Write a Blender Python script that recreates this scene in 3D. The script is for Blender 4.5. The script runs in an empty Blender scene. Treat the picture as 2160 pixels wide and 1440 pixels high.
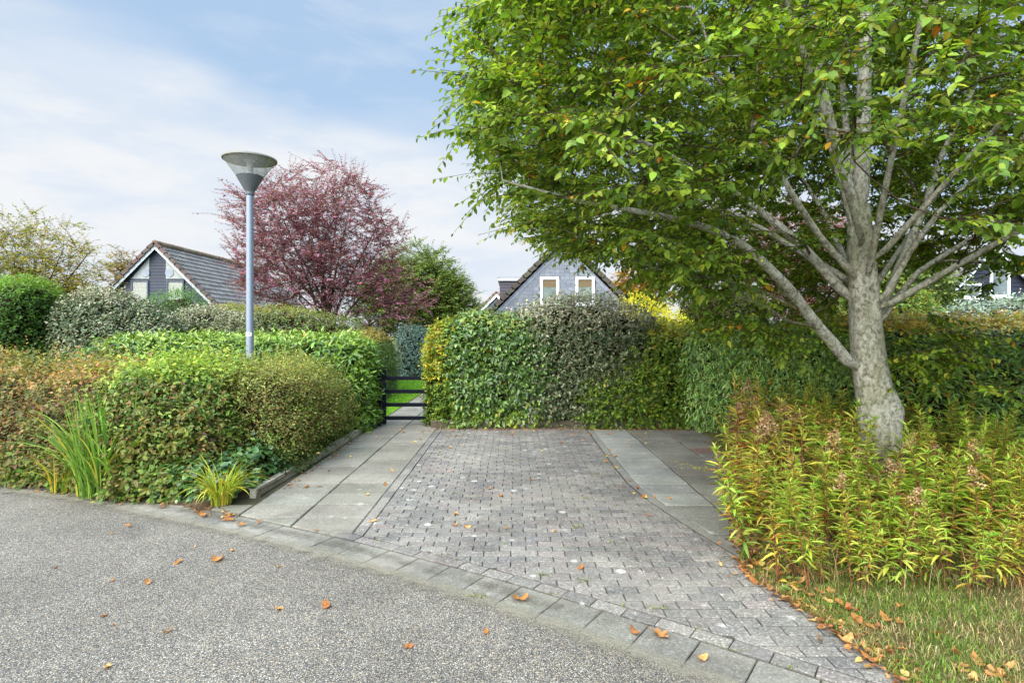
import bpy, math, random
import numpy as np
from mathutils import Vector
R = np.random.default_rng(7)
random.seed(7)
scene = bpy.context.scene
col = scene.collection
PI = math.pi
A = lambda *v: np.array(v, dtype=float)

def srgb(r, g, b):
    def f(c):
        c /= 255.0
        return c / 12.92 if c <= 0.04045 else ((c + 0.055) / 1.055) ** 2.4
    return np.array([f(r), f(g), f(b)])

def nrm(v):
    return v / np.maximum(np.linalg.norm(v, axis=-1, keepdims=True), 1e-9)

# ------------------------------------------------------------------ scene bookkeeping
def tag(o, label=None, cat=None, group=None, kind=None):
    if label: o['label'] = label
    if cat: o['category'] = cat
    if group: o['group'] = group
    if kind: o['kind'] = kind
    return o

def empty(name, loc=(0, 0, 0), rz=0.0):
    o = bpy.data.objects.new(name, None)
    o.empty_display_size = 0.1
    o.location = loc
    o.rotation_euler = (0, 0, rz)
    col.objects.link(o)
    return o

class MB:
    """collects vertices, faces and a colour per vertex; build() makes ONE mesh object"""
    def __init__(s):
        s.v = []; s.f = []; s.c = []; s.n = 0; s.fm = []
    def add(s, v, faces, c=(0.5, 0.5, 0.5), mi=0):
        v = np.asarray(v, float).reshape(-1, 3)
        c = np.asarray(c, float)
        if c.ndim == 1: c = np.tile(c, (len(v), 1))
        for f in faces:
            f = np.asarray(f, dtype=np.int64)
            if f.size == 0: continue
            if f.ndim == 1: f = f[None]
            s.f.append(f + s.n); s.fm.append(np.full(len(f), mi, dtype=np.int32))
        s.v.append(v); s.c.append(c); s.n += len(v)
    def build(s, name, mat, parent=None, smooth=False, origin=None):
        me = bpy.data.meshes.new(name)
        V = np.concatenate(s.v); C = np.concatenate(s.c)
        if origin is not None: V = V - np.asarray(origin)
        sizes = np.concatenate([np.full(len(f), f.shape[1]) for f in s.f])
        idx = np.concatenate([f.ravel() for f in s.f])
        me.vertices.add(len(V)); me.vertices.foreach_set('co', V.astype(np.float32).ravel())
        me.loops.add(len(idx)); me.loops.foreach_set('vertex_index', idx.astype(np.int32))
        me.polygons.add(len(sizes))
        st = np.concatenate([[0], np.cumsum(sizes)[:-1]])
        me.polygons.foreach_set('loop_start', st.astype(np.int32))
        me.polygons.foreach_set('loop_total', sizes.astype(np.int32))
        me.polygons.foreach_set('material_index', np.concatenate(s.fm))
        at = me.attributes.new('Col', 'FLOAT_COLOR', 'POINT')
        at.data.foreach_set('color', np.concatenate([C, np.ones((len(C), 1))], 1).astype(np.float32).ravel())
        me.update(calc_edges=True)
        me.polygons.foreach_set('use_smooth', np.full(len(sizes), bool(smooth)))
        for m in (mat if isinstance(mat, (list, tuple)) else [mat]): me.materials.append(m)
        o = bpy.data.objects.new(name, me)
        col.objects.link(o)
        if parent: o.parent = parent
        if origin is not None and parent is None: o.location = origin
        return o

def box(mb, lo, hi, c=(.5, .5, .5), bev=0.0):
    x0, y0, z0 = lo; x1, y1, z1 = hi
    if bev <= 0:
        v = [(x0,y0,z0),(x1,y0,z0),(x1,y1,z0),(x0,y1,z0),(x0,y0,z1),(x1,y0,z1),(x1,y1,z1),(x0,y1,z1)]
        mb.add(v, [[[0,3,2,1],[4,5,6,7],[0,1,5,4],[1,2,6,5],[2,3,7,6],[3,0,4,7]]], c)
    else:
        b = bev
        def ring(x0,y0,x1,y1,z): return [(x0,y0,z),(x1,y0,z),(x1,y1,z),(x0,y1,z)]
        def oct_(i, z): return [(x0+b-i,y0-0+0+ (b-i)*0 + (0 if i==b else 0),z)]
        rings = []
        for z, i in ((z0, b), (z0+b, 0), (z1-b, 0), (z1, b)):
            rings.append([(x0+b,y0+i,z),(x1-b,y0+i,z),(x1-i,y0+b,z),(x1-i,y1-b,z),(x1-b,y1-i,z),(x0+b,y1-i,z),(x0+i,y1-b,z),(x0+i,y0+b,z)])
        v = [p for r in rings for p in r]
        q = []
        for k in range(3):
            for j in range(8):
                q.append([k*8+j, k*8+(j+1)%8, (k+1)*8+(j+1)%8, (k+1)*8+j])
        mb.add(v, [q, [[7,6,5,4,3,2,1,0]], [[24,25,26,27,28,29,30,31]]], c)

def tube(mb, pts, rad, sides=6, c=(.3, .3, .3), cap=True, jit=0.0, mi=0):
    P = np.asarray(pts, float); K = len(P)
    r = np.broadcast_to(np.asarray(rad, float), (K,))
    T = np.empty_like(P); T[1:-1] = P[2:] - P[:-2]; T[0] = P[1]-P[0]; T[-1] = P[-1]-P[-2]
    T = nrm(T)
    m = nrm(T.mean(0)[None])[0]
    ref = A(1, 0, 0) if abs(m[0]) < 0.75 else A(0, 1, 0)
    U = nrm(np.cross(T, ref)); W = np.cross(T, U)
    a = np.linspace(0, 2*PI, sides, endpoint=False)
    ring = P[:, None] + r[:, None, None]*(np.cos(a)[None, :, None]*U[:, None] + np.sin(a)[None, :, None]*W[:, None])
    if jit: ring += R.normal(0, jit, ring.shape)*r[:, None, None]
    i = np.arange(K-1)[:, None]*sides; j = np.arange(sides)[None]
    q = np.stack([i+j, i+(j+1) % sides, i+sides+(j+1) % sides, i+sides+j], -1).reshape(-1, 4)
    fs = [q]
    if cap: fs += [[list(range(sides))[::-1]], [[(K-1)*sides+k for k in range(sides)]]]
    mb.add(ring.reshape(-1, 3), fs, c, mi)

def lathe(mb, prof, center, n=32, c=(.5, .5, .5), close=False):
    a = np.linspace(0, 2*PI, n, endpoint=False); K = len(prof)
    v = [(center[0]+r*math.cos(t), center[1]+r*math.sin(t), center[2]+z) for r, z in prof for t in a]
    q = [[k*n+j, k*n+(j+1) % n, (k+1)*n+(j+1) % n, (k+1)*n+j] for k in range(K-1) for j in range(n)]
    mb.add(v, [q], c)

def prism(mb, poly, axis_vec, c=(.5, .5, .5)):
    p = np.asarray(poly, float); n = len(p); d = np.asarray(axis_vec, float)
    v = np.concatenate([p, p+d])
    mb.add(v, [[list(range(n))[::-1]], [[n+i for i in range(n)]], [[i, (i+1) % n, n+(i+1) % n, n+i] for i in range(n)]], c)

def vn(p, seed=0):
    p = np.asarray(p, float); i = np.floor(p).astype(np.int64); f = p-i; f = f*f*(3-2*f)
    def h(x, y, z):
        n = (x*374761393 + y*668265263 + z*2147483647 + seed*1274126177) & 0x7fffffff
        n = ((n ^ (n >> 13))*1274126177) & 0x7fffffff
        n = ((n ^ (n >> 16))*668265263) & 0x7fffffff
        return ((n ^ (n >> 15)) & 0xffff)/65535.0
    o = 0
    for dx in (0, 1):
        for dy in (0, 1):
            for dz in (0, 1):
                w = (f[..., 0] if dx else 1-f[..., 0])*(f[..., 1] if dy else 1-f[..., 1])*(f[..., 2] if dz else 1-f[..., 2])
                o = o + w*h(i[..., 0]+dx, i[..., 1]+dy, i[..., 2]+dz)
    return o

def fbm(p, seed=0, oct=3):
    o = 0; a = 0.5; t = 0
    for k in range(oct):
        o = o + a*vn(np.asarray(p)*2**k, seed+k); t += a; a *= .5
    return o/t

# ------------------------------------------------------------------ materials
def mat(name):
    m = bpy.data.materials.new(name); m.use_nodes = True
    nt = m.node_tree; nt.nodes.clear()
    return m, nt, nt.nodes, nt.links

def nd(nodes, typ, **kw):
    n = nodes.new(typ)
    for k, v in kw.items():
        if k.startswith('in_'):
            key = k[3:]
            n.inputs[int(key) if key.isdigit() else key.replace('_', ' ')].default_value = v
        else: setattr(n, k, v)
    return n

def ramp(nodes, stops, interp='LINEAR'):
    n = nodes.new('ShaderNodeValToRGB'); cr = n.color_ramp; cr.interpolation = interp
    while len(cr.elements) < len(stops): cr.elements.new(0.5)
    for e, (p, c) in zip(cr.elements, stops):
        e.position = p; e.color = (*c, 1) if len(c) == 3 else c
    return n

def mixc(nodes, links, fac, a, b, mode='MIX'):
    n = nodes.new('ShaderNodeMix'); n.data_type = 'RGBA'; n.blend_type = mode
    for s, v in ((n.inputs[0], fac), (n.inputs[6], a), (n.inputs[7], b)):
        if hasattr(v, 'links') or isinstance(v, bpy.types.NodeSocket): links.new(v, s)
        elif isinstance(v, (int, float)): s.default_value = v
        else: s.default_value = (*v, 1)
    return n.outputs[2]

def leaf_mat(name, trans=0.35, rough=0.45, spec=0.4, tint=(1.25, 1.25, 0.7)):
    m, nt, N, L = mat(name)
    at = nd(N, 'ShaderNodeAttribute', attribute_name='Col')
    geo = nd(N, 'ShaderNodeNewGeometry')
    nz = nd(N, 'ShaderNodeTexNoise', in_Scale=90.0, in_Detail=2.0)
    L.new(geo.outputs['Position'], nz.inputs['Vector'])
    mr = nd(N, 'ShaderNodeMapRange', in_1=.3, in_2=.7, in_3=.8, in_4=1.2)
    L.new(nz.outputs[0], mr.inputs[0])
    c = mixc(N, L, 1.0, at.outputs['Color'], mr.outputs[0], 'MULTIPLY')
    p = nd(N, 'ShaderNodeBsdfPrincipled', in_Roughness=rough)
    p.inputs['Specular IOR Level'].default_value = spec
    L.new(c, p.inputs['Base Color'])
    t = nd(N, 'ShaderNodeBsdfTranslucent')
    tc = mixc(N, L, 1.0, c, tint, 'MULTIPLY')
    L.new(tc, t.inputs['Color'])
    ms = nd(N, 'ShaderNodeMixShader'); ms.inputs[0].default_value = trans
    L.new(p.outputs[0], ms.inputs[1]); L.new(t.outputs[0], ms.inputs[2])
    o = nd(N, 'ShaderNodeOutputMaterial'); L.new(ms.outputs[0], o.inputs[0])
    return m

def col_mat(name, rough=0.8, spec=0.3, metal=0.0, noise=0.0, nscale=20.0, bump=0.0, bscale=60.0, spots=None):
    """vertex colour times noise, with fine bump"""
    m, nt, N, L = mat(name)
    at = nd(N, 'ShaderNodeAttribute', attribute_name='Col')
    geo = nd(N, 'ShaderNodeNewGeometry')
    c = at.outputs['Color']
    if noise:
        nz = nd(N, 'ShaderNodeTexNoise', in_Scale=nscale, in_Detail=5.0, in_Roughness=0.65)
        L.new(geo.outputs['Position'], nz.inputs['Vector'])
        mr = nd(N, 'ShaderNodeMapRange', in_1=.25, in_2=.75, in_3=1-noise, in_4=1+noise)
        L.new(nz.outputs[0], mr.inputs[0])
        c = mixc(N, L, 1.0, c, mr.outputs[0], 'MULTIPLY')
    p = nd(N, 'ShaderNodeBsdfPrincipled', in_Roughness=rough, in_Metallic=metal)
    p.inputs['Specular IOR Level'].default_value = spec
    L.new(c, p.inputs['Base Color'])
    if bump:
        n2 = nd(N, 'ShaderNodeTexNoise', in_Scale=bscale, in_Detail=4.0)
        L.new(geo.outputs['Position'], n2.inputs['Vector'])
        b = nd(N, 'ShaderNodeBump', in_Strength=bump, in_Distance=0.01)
        L.new(n2.outputs[0], b.inputs['Height']); L.new(b.outputs[0], p.inputs['Normal'])
    o = nd(N, 'ShaderNodeOutputMaterial'); L.new(p.outputs[0], o.inputs[0])
    return m

def bark_mat(name, cols, moss=0.3, lichen=0.3, scale=14.0):
    m, nt, N, L = mat(name)
    geo = nd(N, 'ShaderNodeNewGeometry')
    mp = nd(N, 'ShaderNodeMapping'); mp.inputs['Scale'].default_value = (1, 1, .7)
    L.new(geo.outputs['Position'], mp.inputs[0])
    n1 = nd(N, 'ShaderNodeTexNoise', in_Scale=scale, in_Detail=8.0, in_Roughness=0.7, in_Distortion=0.6)
    L.new(mp.outputs[0], n1.inputs['Vector'])
    r1 = ramp(N, [(.38, cols[0]), (.5, cols[1]), (.62, cols[2])]); L.new(n1.outputs[0], r1.inputs[0])
    n2 = nd(N, 'ShaderNodeTexNoise', in_Scale=9.0, in_Detail=6.0, in_Roughness=0.75); L.new(geo.outputs['Position'], n2.inputs['Vector'])
    r2 = ramp(N, [(.55, (0, 0, 0)), (.62, (1, 1, 1))]); L.new(n2.outputs[0], r2.inputs[0])
    m2 = nd(N, 'ShaderNodeMath', operation='MULTIPLY', in_1=lichen); L.new(r2.outputs[0], m2.inputs[0])
    c = mixc(N, L, m2.outputs[0], r1.outputs[0], (.42, .43, .38))
    n3 = nd(N, 'ShaderNodeTexNoise', in_Scale=3.2, in_Detail=6.0, in_Roughness=0.7); 
    mp3 = nd(N, 'ShaderNodeMapping'); mp3.inputs['Location'].default_value = (5, 3, 1); mp3.inputs['Scale'].default_value = (1, 1, .5)
    L.new(geo.outputs['Position'], mp3.inputs[0]); L.new(mp3.outputs[0], n3.inputs['Vector'])
    r3 = ramp(N, [(.48, (0, 0, 0)), (.64, (1, 1, 1))]); L.new(n3.outputs[0], r3.inputs[0])
    m3 = nd(N, 'ShaderNodeMath', operation='MULTIPLY', in_1=moss); L.new(r3.outputs[0], m3.inputs[0])
    c = mixc(N, L, m3.outputs[0], c, (.13, .14, .03))
    p = nd(N, 'ShaderNodeBsdfPrincipled', in_Roughness=0.9); p.inputs['Specular IOR Level'].default_value = .2
    L.new(c, p.inputs['Base Color'])
    b = nd(N, 'ShaderNodeBump', in_Strength=.5, in_Distance=0.015); L.new(n1.outputs[0], b.inputs['Height'])
    n5 = nd(N, 'ShaderNodeTexNoise', in_Scale=120.0, in_Detail=3.0); L.new(geo.outputs['Position'], n5.inputs['Vector'])
    b2 = nd(N, 'ShaderNodeBump', in_Strength=.4, in_Distance=0.004); L.new(n5.outputs[0], b2.inputs['Height']); L.new(b.outputs[0], b2.inputs['Normal'])
    L.new(b2.outputs[0], p.inputs['Normal'])
    o = nd(N, 'ShaderNodeOutputMaterial'); L.new(p.outputs[0], o.inputs[0])
    return m

def aggregate_mat(name, scale, stops, big, rough=.85, bump=.5, dirt=None):
    """exposed stones: voronoi cells of many greys; big = slow tonal patches"""
    m, nt, N, L = mat(name)
    geo = nd(N, 'ShaderNodeNewGeometry')
    nw = nd(N, 'ShaderNodeTexNoise', in_Scale=scale*.6, in_Detail=1.0); L.new(geo.outputs['Position'], nw.inputs['Vector'])
    off = nd(N, 'ShaderNodeVectorMath', operation='MULTIPLY_ADD'); off.inputs[1].default_value = (.006, .006, 0)
    L.new(nw.outputs['Color'], off.inputs[0]); L.new(geo.outputs['Position'], off.inputs[2])
    v = nd(N, 'ShaderNodeTexVoronoi', in_Scale=scale); L.new(off.outputs[0], v.inputs['Vector'])
    sep = nd(N, 'ShaderNodeSeparateColor'); L.new(v.outputs['Color'], sep.inputs[0])
    r = ramp(N, stops, 'CONSTANT'); L.new(sep.outputs[0], r.inputs[0])
    # darker binder between the stones
    r2 = ramp(N, [(.45, (1, 1, 1)), (.75, (.42, .42, .42))]); 
    mr0 = nd(N, 'ShaderNodeMapRange', in_1=0., in_2=.9, in_3=0., in_4=1.); L.new(v.outputs['Distance'], mr0.inputs[0]); L.new(mr0.outputs[0], r2.inputs[0])
    c = mixc(N, L, 1.0, r.outputs[0], r2.outputs[0], 'MULTIPLY')
    n2 = nd(N, 'ShaderNodeTexNoise', in_Scale=1.1, in_Detail=6.0, in_Roughness=.65); L.new(geo.outputs['Position'], n2.inputs['Vector'])
    mr = nd(N, 'ShaderNodeMapRange', in_1=.3, in_2=.7, in_3=1-big, in_4=1+big); L.new(n2.outputs[0], mr.inputs[0])
    c = mixc(N, L, 1.0, c, mr.outputs[0], 'MULTIPLY')
    p = nd(N, 'ShaderNodeBsdfPrincipled', in_Roughness=rough); p.inputs['Specular IOR Level'].default_value = .3
    L.new(c, p.inputs['Base Color'])
    inv = nd(N, 'ShaderNodeMath', operation='SUBTRACT', in_0=1.0); L.new(v.outputs['Distance'], inv.inputs[1])
    b = nd(N, 'ShaderNodeBump', in_Strength=bump, in_Distance=0.006); L.new(inv.outputs[0], b.inputs['Height'])
    L.new(b.outputs[0], p.inputs['Normal'])
    o = nd(N, 'ShaderNodeOutputMaterial'); L.new(p.outputs[0], o.inputs[0])
    return m

def paver_mat(name, grain, dirt, lich, stain=.25):
    """concrete paver: vertex colour, sharp grain, dark stains, pale lichen rounds and sand"""
    m, nt, N, L = mat(name)
    at = nd(N, 'ShaderNodeAttribute', attribute_name='Col')
    geo = nd(N, 'ShaderNodeNewGeometry')
    n1 = nd(N, 'ShaderNodeTexNoise', in_Scale=210.0, in_Detail=3.0, in_Roughness=.7); L.new(geo.outputs['Position'], n1.inputs['Vector'])
    mr = nd(N, 'ShaderNodeMapRange', in_1=.3, in_2=.7, in_3=1-grain, in_4=1+grain); L.new(n1.outputs[0], mr.inputs[0])
    c = mixc(N, L, 1.0, at.outputs['Color'], mr.outputs[0], 'MULTIPLY')
    vs = nd(N, 'ShaderNodeTexVoronoi', in_Scale=105.0); L.new(geo.outputs['Position'], vs.inputs['Vector'])
    ss_ = nd(N, 'ShaderNodeSeparateColor'); L.new(vs.outputs['Color'], ss_.inputs[0])
    rs = ramp(N, [(0, (1-grain*1.2,)*3), (.35, (1-grain*.4,)*3), (.62, (1,)*3), (.84, (1+grain*.8,)*3), (.94, (1+grain*2.2,)*3)], 'CONSTANT'); L.new(ss_.outputs[0], rs.inputs[0])
    c = mixc(N, L, 1.0, c, rs.outputs[0], 'MULTIPLY')
    n2 = nd(N, 'ShaderNodeTexNoise', in_Scale=1.7, in_Detail=7.0, in_Roughness=.68); L.new(geo.outputs['Position'], n2.inputs['Vector'])
    mr2 = nd(N, 'ShaderNodeMapRange', in_1=.3, in_2=.7, in_3=1-stain, in_4=1+stain); L.new(n2.outputs[0], mr2.inputs[0])
    c = mixc(N, L, 1.0, c, mr2.outputs[0], 'MULTIPLY')
    n4 = nd(N, 'ShaderNodeTexNoise', in_Scale=.9, in_Detail=6.0, in_Roughness=.6)
    mp = nd(N, 'ShaderNodeMapping'); mp.inputs['Location'].default_value = (3.3, 8.1, 0); L.new(geo.outputs['Position'], mp.inputs[0]); L.new(mp.outputs[0], n4.inputs['Vector'])
    r4 = ramp(N, [(.5, (0, 0, 0)), (.7, (1, 1, 1))]); L.new(n4.outputs[0], r4.inputs[0])
    m4 = nd(N, 'ShaderNodeMath', operation='MULTIPLY', in_1=dirt); L.new(r4.outputs[0], m4.inputs[0])
    c = mixc(N, L, m4.outputs[0], c, tuple(srgb(146, 140, 128)))
    v = nd(N, 'ShaderNodeTexVoronoi', in_Scale=6.5); L.new(geo.outputs['Position'], v.inputs['Vector'])
    sep = nd(N, 'ShaderNodeSeparateColor'); L.new(v.outputs['Color'], sep.inputs[0])
    lim = nd(N, 'ShaderNodeMapRange', in_1=.6, in_2=1., in_3=0., in_4=.24); L.new(sep.outputs[0], lim.inputs[0])
    nv = nd(N, 'ShaderNodeMath', operation='MULTIPLY_ADD', in_1=.5, in_2=-.25); L.new(n1.outputs[0], nv.inputs[0])
    ds = nd(N, 'ShaderNodeMath', operation='ADD'); L.new(v.outputs['Distance'], ds.inputs[0]); L.new(nv.outputs[0], ds.inputs[1])
    ls = nd(N, 'ShaderNodeMath', operation='LESS_THAN'); L.new(ds.outputs[0], ls.inputs[0]); L.new(lim.outputs[0], ls.inputs[1])
    m5 = nd(N, 'ShaderNodeMath', operation='MULTIPLY', in_1=lich); L.new(ls.outputs[0], m5.inputs[0])
    c = mixc(N, L, m5.outputs[0], c, tuple(srgb(200, 198, 192)))
    p = nd(N, 'ShaderNodeBsdfPrincipled', in_Roughness=.85); p.inputs['Specular IOR Level'].default_value = .3
    L.new(c, p.inputs['Base Color'])
    b = nd(N, 'ShaderNodeBump', in_Strength=.35, in_Distance=0.003); L.new(n1.outputs[0], b.inputs['Height']); L.new(b.outputs[0], p.inputs['Normal'])
    o = nd(N, 'ShaderNodeOutputMaterial'); L.new(p.outputs[0], o.inputs[0])
    return m

def soil_mat(name, a, b, c3, scale=3.0):
    m, nt, N, L = mat(name)
    geo = nd(N, 'ShaderNodeNewGeometry')
    n1 = nd(N, 'ShaderNodeTexNoise', in_Scale=scale, in_Detail=9.0, in_Roughness=.72); L.new(geo.outputs['Position'], n1.inputs['Vector'])
    r = ramp(N, [(.3, a), (.5, b), (.7, c3)]); L.new(n1.outputs[0], r.inputs[0])
    n2 = nd(N, 'ShaderNodeTexNoise', in_Scale=70.0, in_Detail=5.0, in_Roughness=.8); L.new(geo.outputs['Position'], n2.inputs['Vector'])
    mr = nd(N, 'ShaderNodeMapRange', in_1=.3, in_2=.7, in_3=.6, in_4=1.4); L.new(n2.outputs[0], mr.inputs[0])
    c = mixc(N, L, 1.0, r.outputs[0], mr.outputs[0], 'MULTIPLY')
    p = nd(N, 'ShaderNodeBsdfPrincipled', in_Roughness=.95); p.inputs['Specular IOR Level'].default_value = .15
    L.new(c, p.inputs['Base Color'])
    bp = nd(N, 'ShaderNodeBump', in_Strength=.8, in_Distance=0.015); L.new(n2.outputs[0], bp.inputs['Height']); L.new(bp.outputs[0], p.inputs['Normal'])
    o = nd(N, 'ShaderNodeOutputMaterial'); L.new(p.outputs[0], o.inputs[0])
    return m

def glass_mat(name, tint=(.95, .97, .97), rough=.02, alpha=.25):
    m, nt, N, L = mat(name)
    t = nd(N, 'ShaderNodeBsdfTransparent'); t.inputs[0].default_value = (*tint, 1)
    g = nd(N, 'ShaderNodeBsdfGlossy', in_Roughness=rough)
    fr = nd(N, 'ShaderNodeLayerWeight', in_Blend=.25)
    pw = nd(N, 'ShaderNodeMath', operation='POWER', in_1=2.5); L.new(fr.outputs['Facing'], pw.inputs[0])
    ad = nd(N, 'ShaderNodeMath', operation='MULTIPLY_ADD', in_1=.55, in_2=.10); L.new(pw.outputs[0], ad.inputs[0])
    df = nd(N, 'ShaderNodeBsdfDiffuse'); df.inputs[0].default_value = (.6, .62, .62, 1); m0 = nd(N, 'ShaderNodeMixShader'); m0.inputs[0].default_value = alpha; L.new(t.outputs[0], m0.inputs[1]); L.new(df.outputs[0], m0.inputs[2])
    ms = nd(N, 'ShaderNodeMixShader'); L.new(ad.outputs[0], ms.inputs[0]); L.new(m0.outputs[0], ms.inputs[1]); L.new(g.outputs[0], ms.inputs[2])
    o = nd(N, 'ShaderNodeOutputMaterial'); L.new(ms.outputs[0], o.inputs[0])
    return m

LEAF = leaf_mat('leaf_soft', .42, .5, .35)
LEAF_GLOSS = leaf_mat('leaf_gloss', .22, .3, .5)
LEAF_DRY = leaf_mat('leaf_dry', .25, .75, .2, (1.2, 1.0, .7))
LEAF_GREY = leaf_mat('leaf_grey', .15, .5, .3, (1.1, 1.15, .8))
GRASS = leaf_mat('grass_blade', .3, .5, .3)
TWIG = col_mat('twig', .9, .2, noise=.4, nscale=40)
BARK = bark_mat('hornbeam_bark', (srgb(98, 95, 86), srgb(156, 152, 140), srgb(192, 188, 176)), .42, .75, 26.0)
LIMB = bark_mat('limb_bark', (srgb(62, 56, 42), srgb(106, 98, 78), srgb(150, 143, 122)), .75, .5, 30.0)
BARK_DARK = bark_mat('dark_bark', (srgb(42, 34, 28), srgb(70, 60, 50), srgb(95, 86, 74)), .3, .15)
CONCRETE = paver_mat('concrete', .16, .55, .12, .34)
BRICK = paver_mat('paving_brick', .30, .45, .45, .28)
GUTTER = paver_mat('gutter_tile', .2, .8, .1, .42)
SLAB = paver_mat('paving_slab', .18, .55, .2, .3)
PAINT = col_mat('paint', .45, .4, noise=.08, nscale=8)
STEEL = col_mat('galvanised', .5, .5, metal=.35, noise=.10, nscale=26)

# ------------------------------------------------------------------ leaves
HI = dict(u=A(0, .33, .66, 1, .28, .64, .28, .64), v=A(0, 0, 0, 0, .46, .40, -.46, -.40), w=A(0, -.02, -.02, -.02, .07, .06, .07, .06),
          t=[[0, 1, 4], [2, 3, 5], [0, 6, 1], [2, 7, 3]], q=[[1, 2, 5, 4], [1, 6, 7, 2]])
LO = dict(u=A(0, .42, 1, .42), v=A(0, .5, 0, -.5), w=A(0, .06, 0, .06), t=[[0, 2, 1], [0, 3, 2]], q=None)

def leaves(mb, pos, ax, nm, ln, wr, colr, tpl=HI, curl=.12):
    n = len(pos)
    if n == 0: return
    ax = nrm(ax); sd = nrm(np.cross(nm, ax)); nm = np.cross(ax, sd)
    ln = np.broadcast_to(np.asarray(ln, float), (n,)); wr = np.broadcast_to(np.asarray(wr, float), (n,))
    u, v, w = tpl['u'], tpl['v'], tpl['w']; K = len(u)
    cu = np.broadcast_to(np.asarray(curl, float), (n,))
    W = w[None]-cu[:, None]*(u**2)[None]
    V = pos[:, None]+ln[:, None, None]*(u[None, :, None]*ax[:, None]+(v[None]*wr[:, None])[:, :, None]*sd[:, None]+W[:, :, None]*nm[:, None])
    base = (np.arange(n)*K)[:, None, None]
    fs = [(base+np.array(tpl['t'])[None]).reshape(-1, 3)]
    if tpl['q']: fs.append((base+np.array(tpl['q'])[None]).reshape(-1, 4))
    C = np.repeat(colr, K, 0).reshape(n, K, 3).copy()
    mb.add(V.reshape(-1, 3), fs, C.reshape(-1, 3))

def pal(n, items, jit=.18, hue=.08):
    """items: [(srgb colour, weight)]"""
    w = np.array([i[1] for i in items], float); w /= w.sum()
    C = np.array([srgb(*i[0]) for i in items])
    k = R.choice(len(items), n, p=w)
    return np.clip(C[k]*(1+R.normal(0, jit, (n, 1)))*(1+R.normal(0, hue, (n, 3))), .004, .9)

def rvec(n): return nrm(R.normal(0, 1, (n, 3)))

# ------------------------------------------------------------------ hedges and shrubs
CAM = A(0, 0, 1.72)

def hull(spine, w, h, z0=0.0, n=3.2, cap=.5, nz=.08, nscale=1.6, seed=0, du=.1, NV=36, hfun=None, lean=0.0):
    S = np.asarray(spine, float)
    seg = np.linalg.norm(np.diff(S, axis=0), axis=1); Lc = np.concatenate([[0], np.cumsum(seg)]); L = Lc[-1]
    NU = max(8, int(L/du)); t = np.linspace(0, L, NU)
    # tighter sampling at the rounded ends
    t = L*(0.5-0.5*np.cos(PI*np.linspace(0, 1, NU)))*.5+t*.5
    P = np.stack([np.interp(t, Lc, S[:, k]) for k in range(2)], 1)
    T = np.gradient(P, axis=0); T = T/np.maximum(np.linalg.norm(T, axis=1, keepdims=True), 1e-9)
    sd = np.stack([T[:, 1], -T[:, 0]], 1)
    d = np.minimum(t, L-t); k = np.where(d < cap, (1-np.clip((cap-d)/cap, 0, 1)**n)**(1/n), 1.0); k = np.maximum(k, .02)
    ph = np.linspace(0, PI, NV); cx = np.sign(np.cos(ph))*np.abs(np.cos(ph))**(2/n); cz = np.abs(np.sin(ph))**(2/n)
    hh = (np.array([hfun(x) for x in t/L])*h if hfun else np.full(NU, h))*(.75+.25*k)
    under = .86+.14*np.clip(cz*3, 0, 1)
    X = P[:, None, :]+sd[:, None, :]*(w*k)[:, None, None]*(cx*under)[None, :, None]
    Z = z0+hh[:, None]*cz[None]
    G = np.concatenate([X, Z[..., None]], -1)
    N = grid_normals(G)
    q = G/ (1/nscale)
    ns = fbm(q, seed, 3)-.5
    G = G+N*(ns*2*nz)[..., None]
    G[..., 2] = np.maximum(G[..., 2], z0)
    return G

def grid_normals(G):
    du = np.gradient(G, axis=0); dv = np.gradient(G, axis=1)
    N = nrm(np.cross(du, dv))
    c = G.mean((0, 1)); c[2] = G[..., 2].min()+.3*np.ptp(G[..., 2])
    if ((G-c)*N).sum(-1).mean() < 0: N = -N
    return N

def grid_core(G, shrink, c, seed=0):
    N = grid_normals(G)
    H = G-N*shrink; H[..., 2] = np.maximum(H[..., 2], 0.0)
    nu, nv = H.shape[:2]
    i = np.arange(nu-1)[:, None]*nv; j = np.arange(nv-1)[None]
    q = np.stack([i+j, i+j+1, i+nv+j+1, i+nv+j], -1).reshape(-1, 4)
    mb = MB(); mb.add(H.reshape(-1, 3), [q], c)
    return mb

def sample_hull(G, n, back=.3):
    N = grid_normals(G)
    a = G[1:, :-1]-G[:-1, :-1]; b = G[:-1, 1:]-G[:-1, :-1]
    ar = np.linalg.norm(np.cross(a, b), axis=-1)
    cn = G[:-1, :-1]; vis = ((CAM-cn)*N[:-1, :-1]).sum(-1)
    ar = ar*np.where(vis > -.3, 1.0, back)
    p = (ar/ar.sum()).ravel(); k = R.choice(len(p), n, p=p)
    nv = ar.shape[1]; iu, iv = k//nv, k % nv
    fu, fv = R.random(n)[:, None], R.random(n)[:, None]
    pos = (G[iu, iv]*(1-fu)+G[iu+1, iv]*fu)*(1-fv)+(G[iu, iv+1]*(1-fu)+G[iu+1, iv+1]*fu)*fv
    return pos, N[iu, iv]

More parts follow.
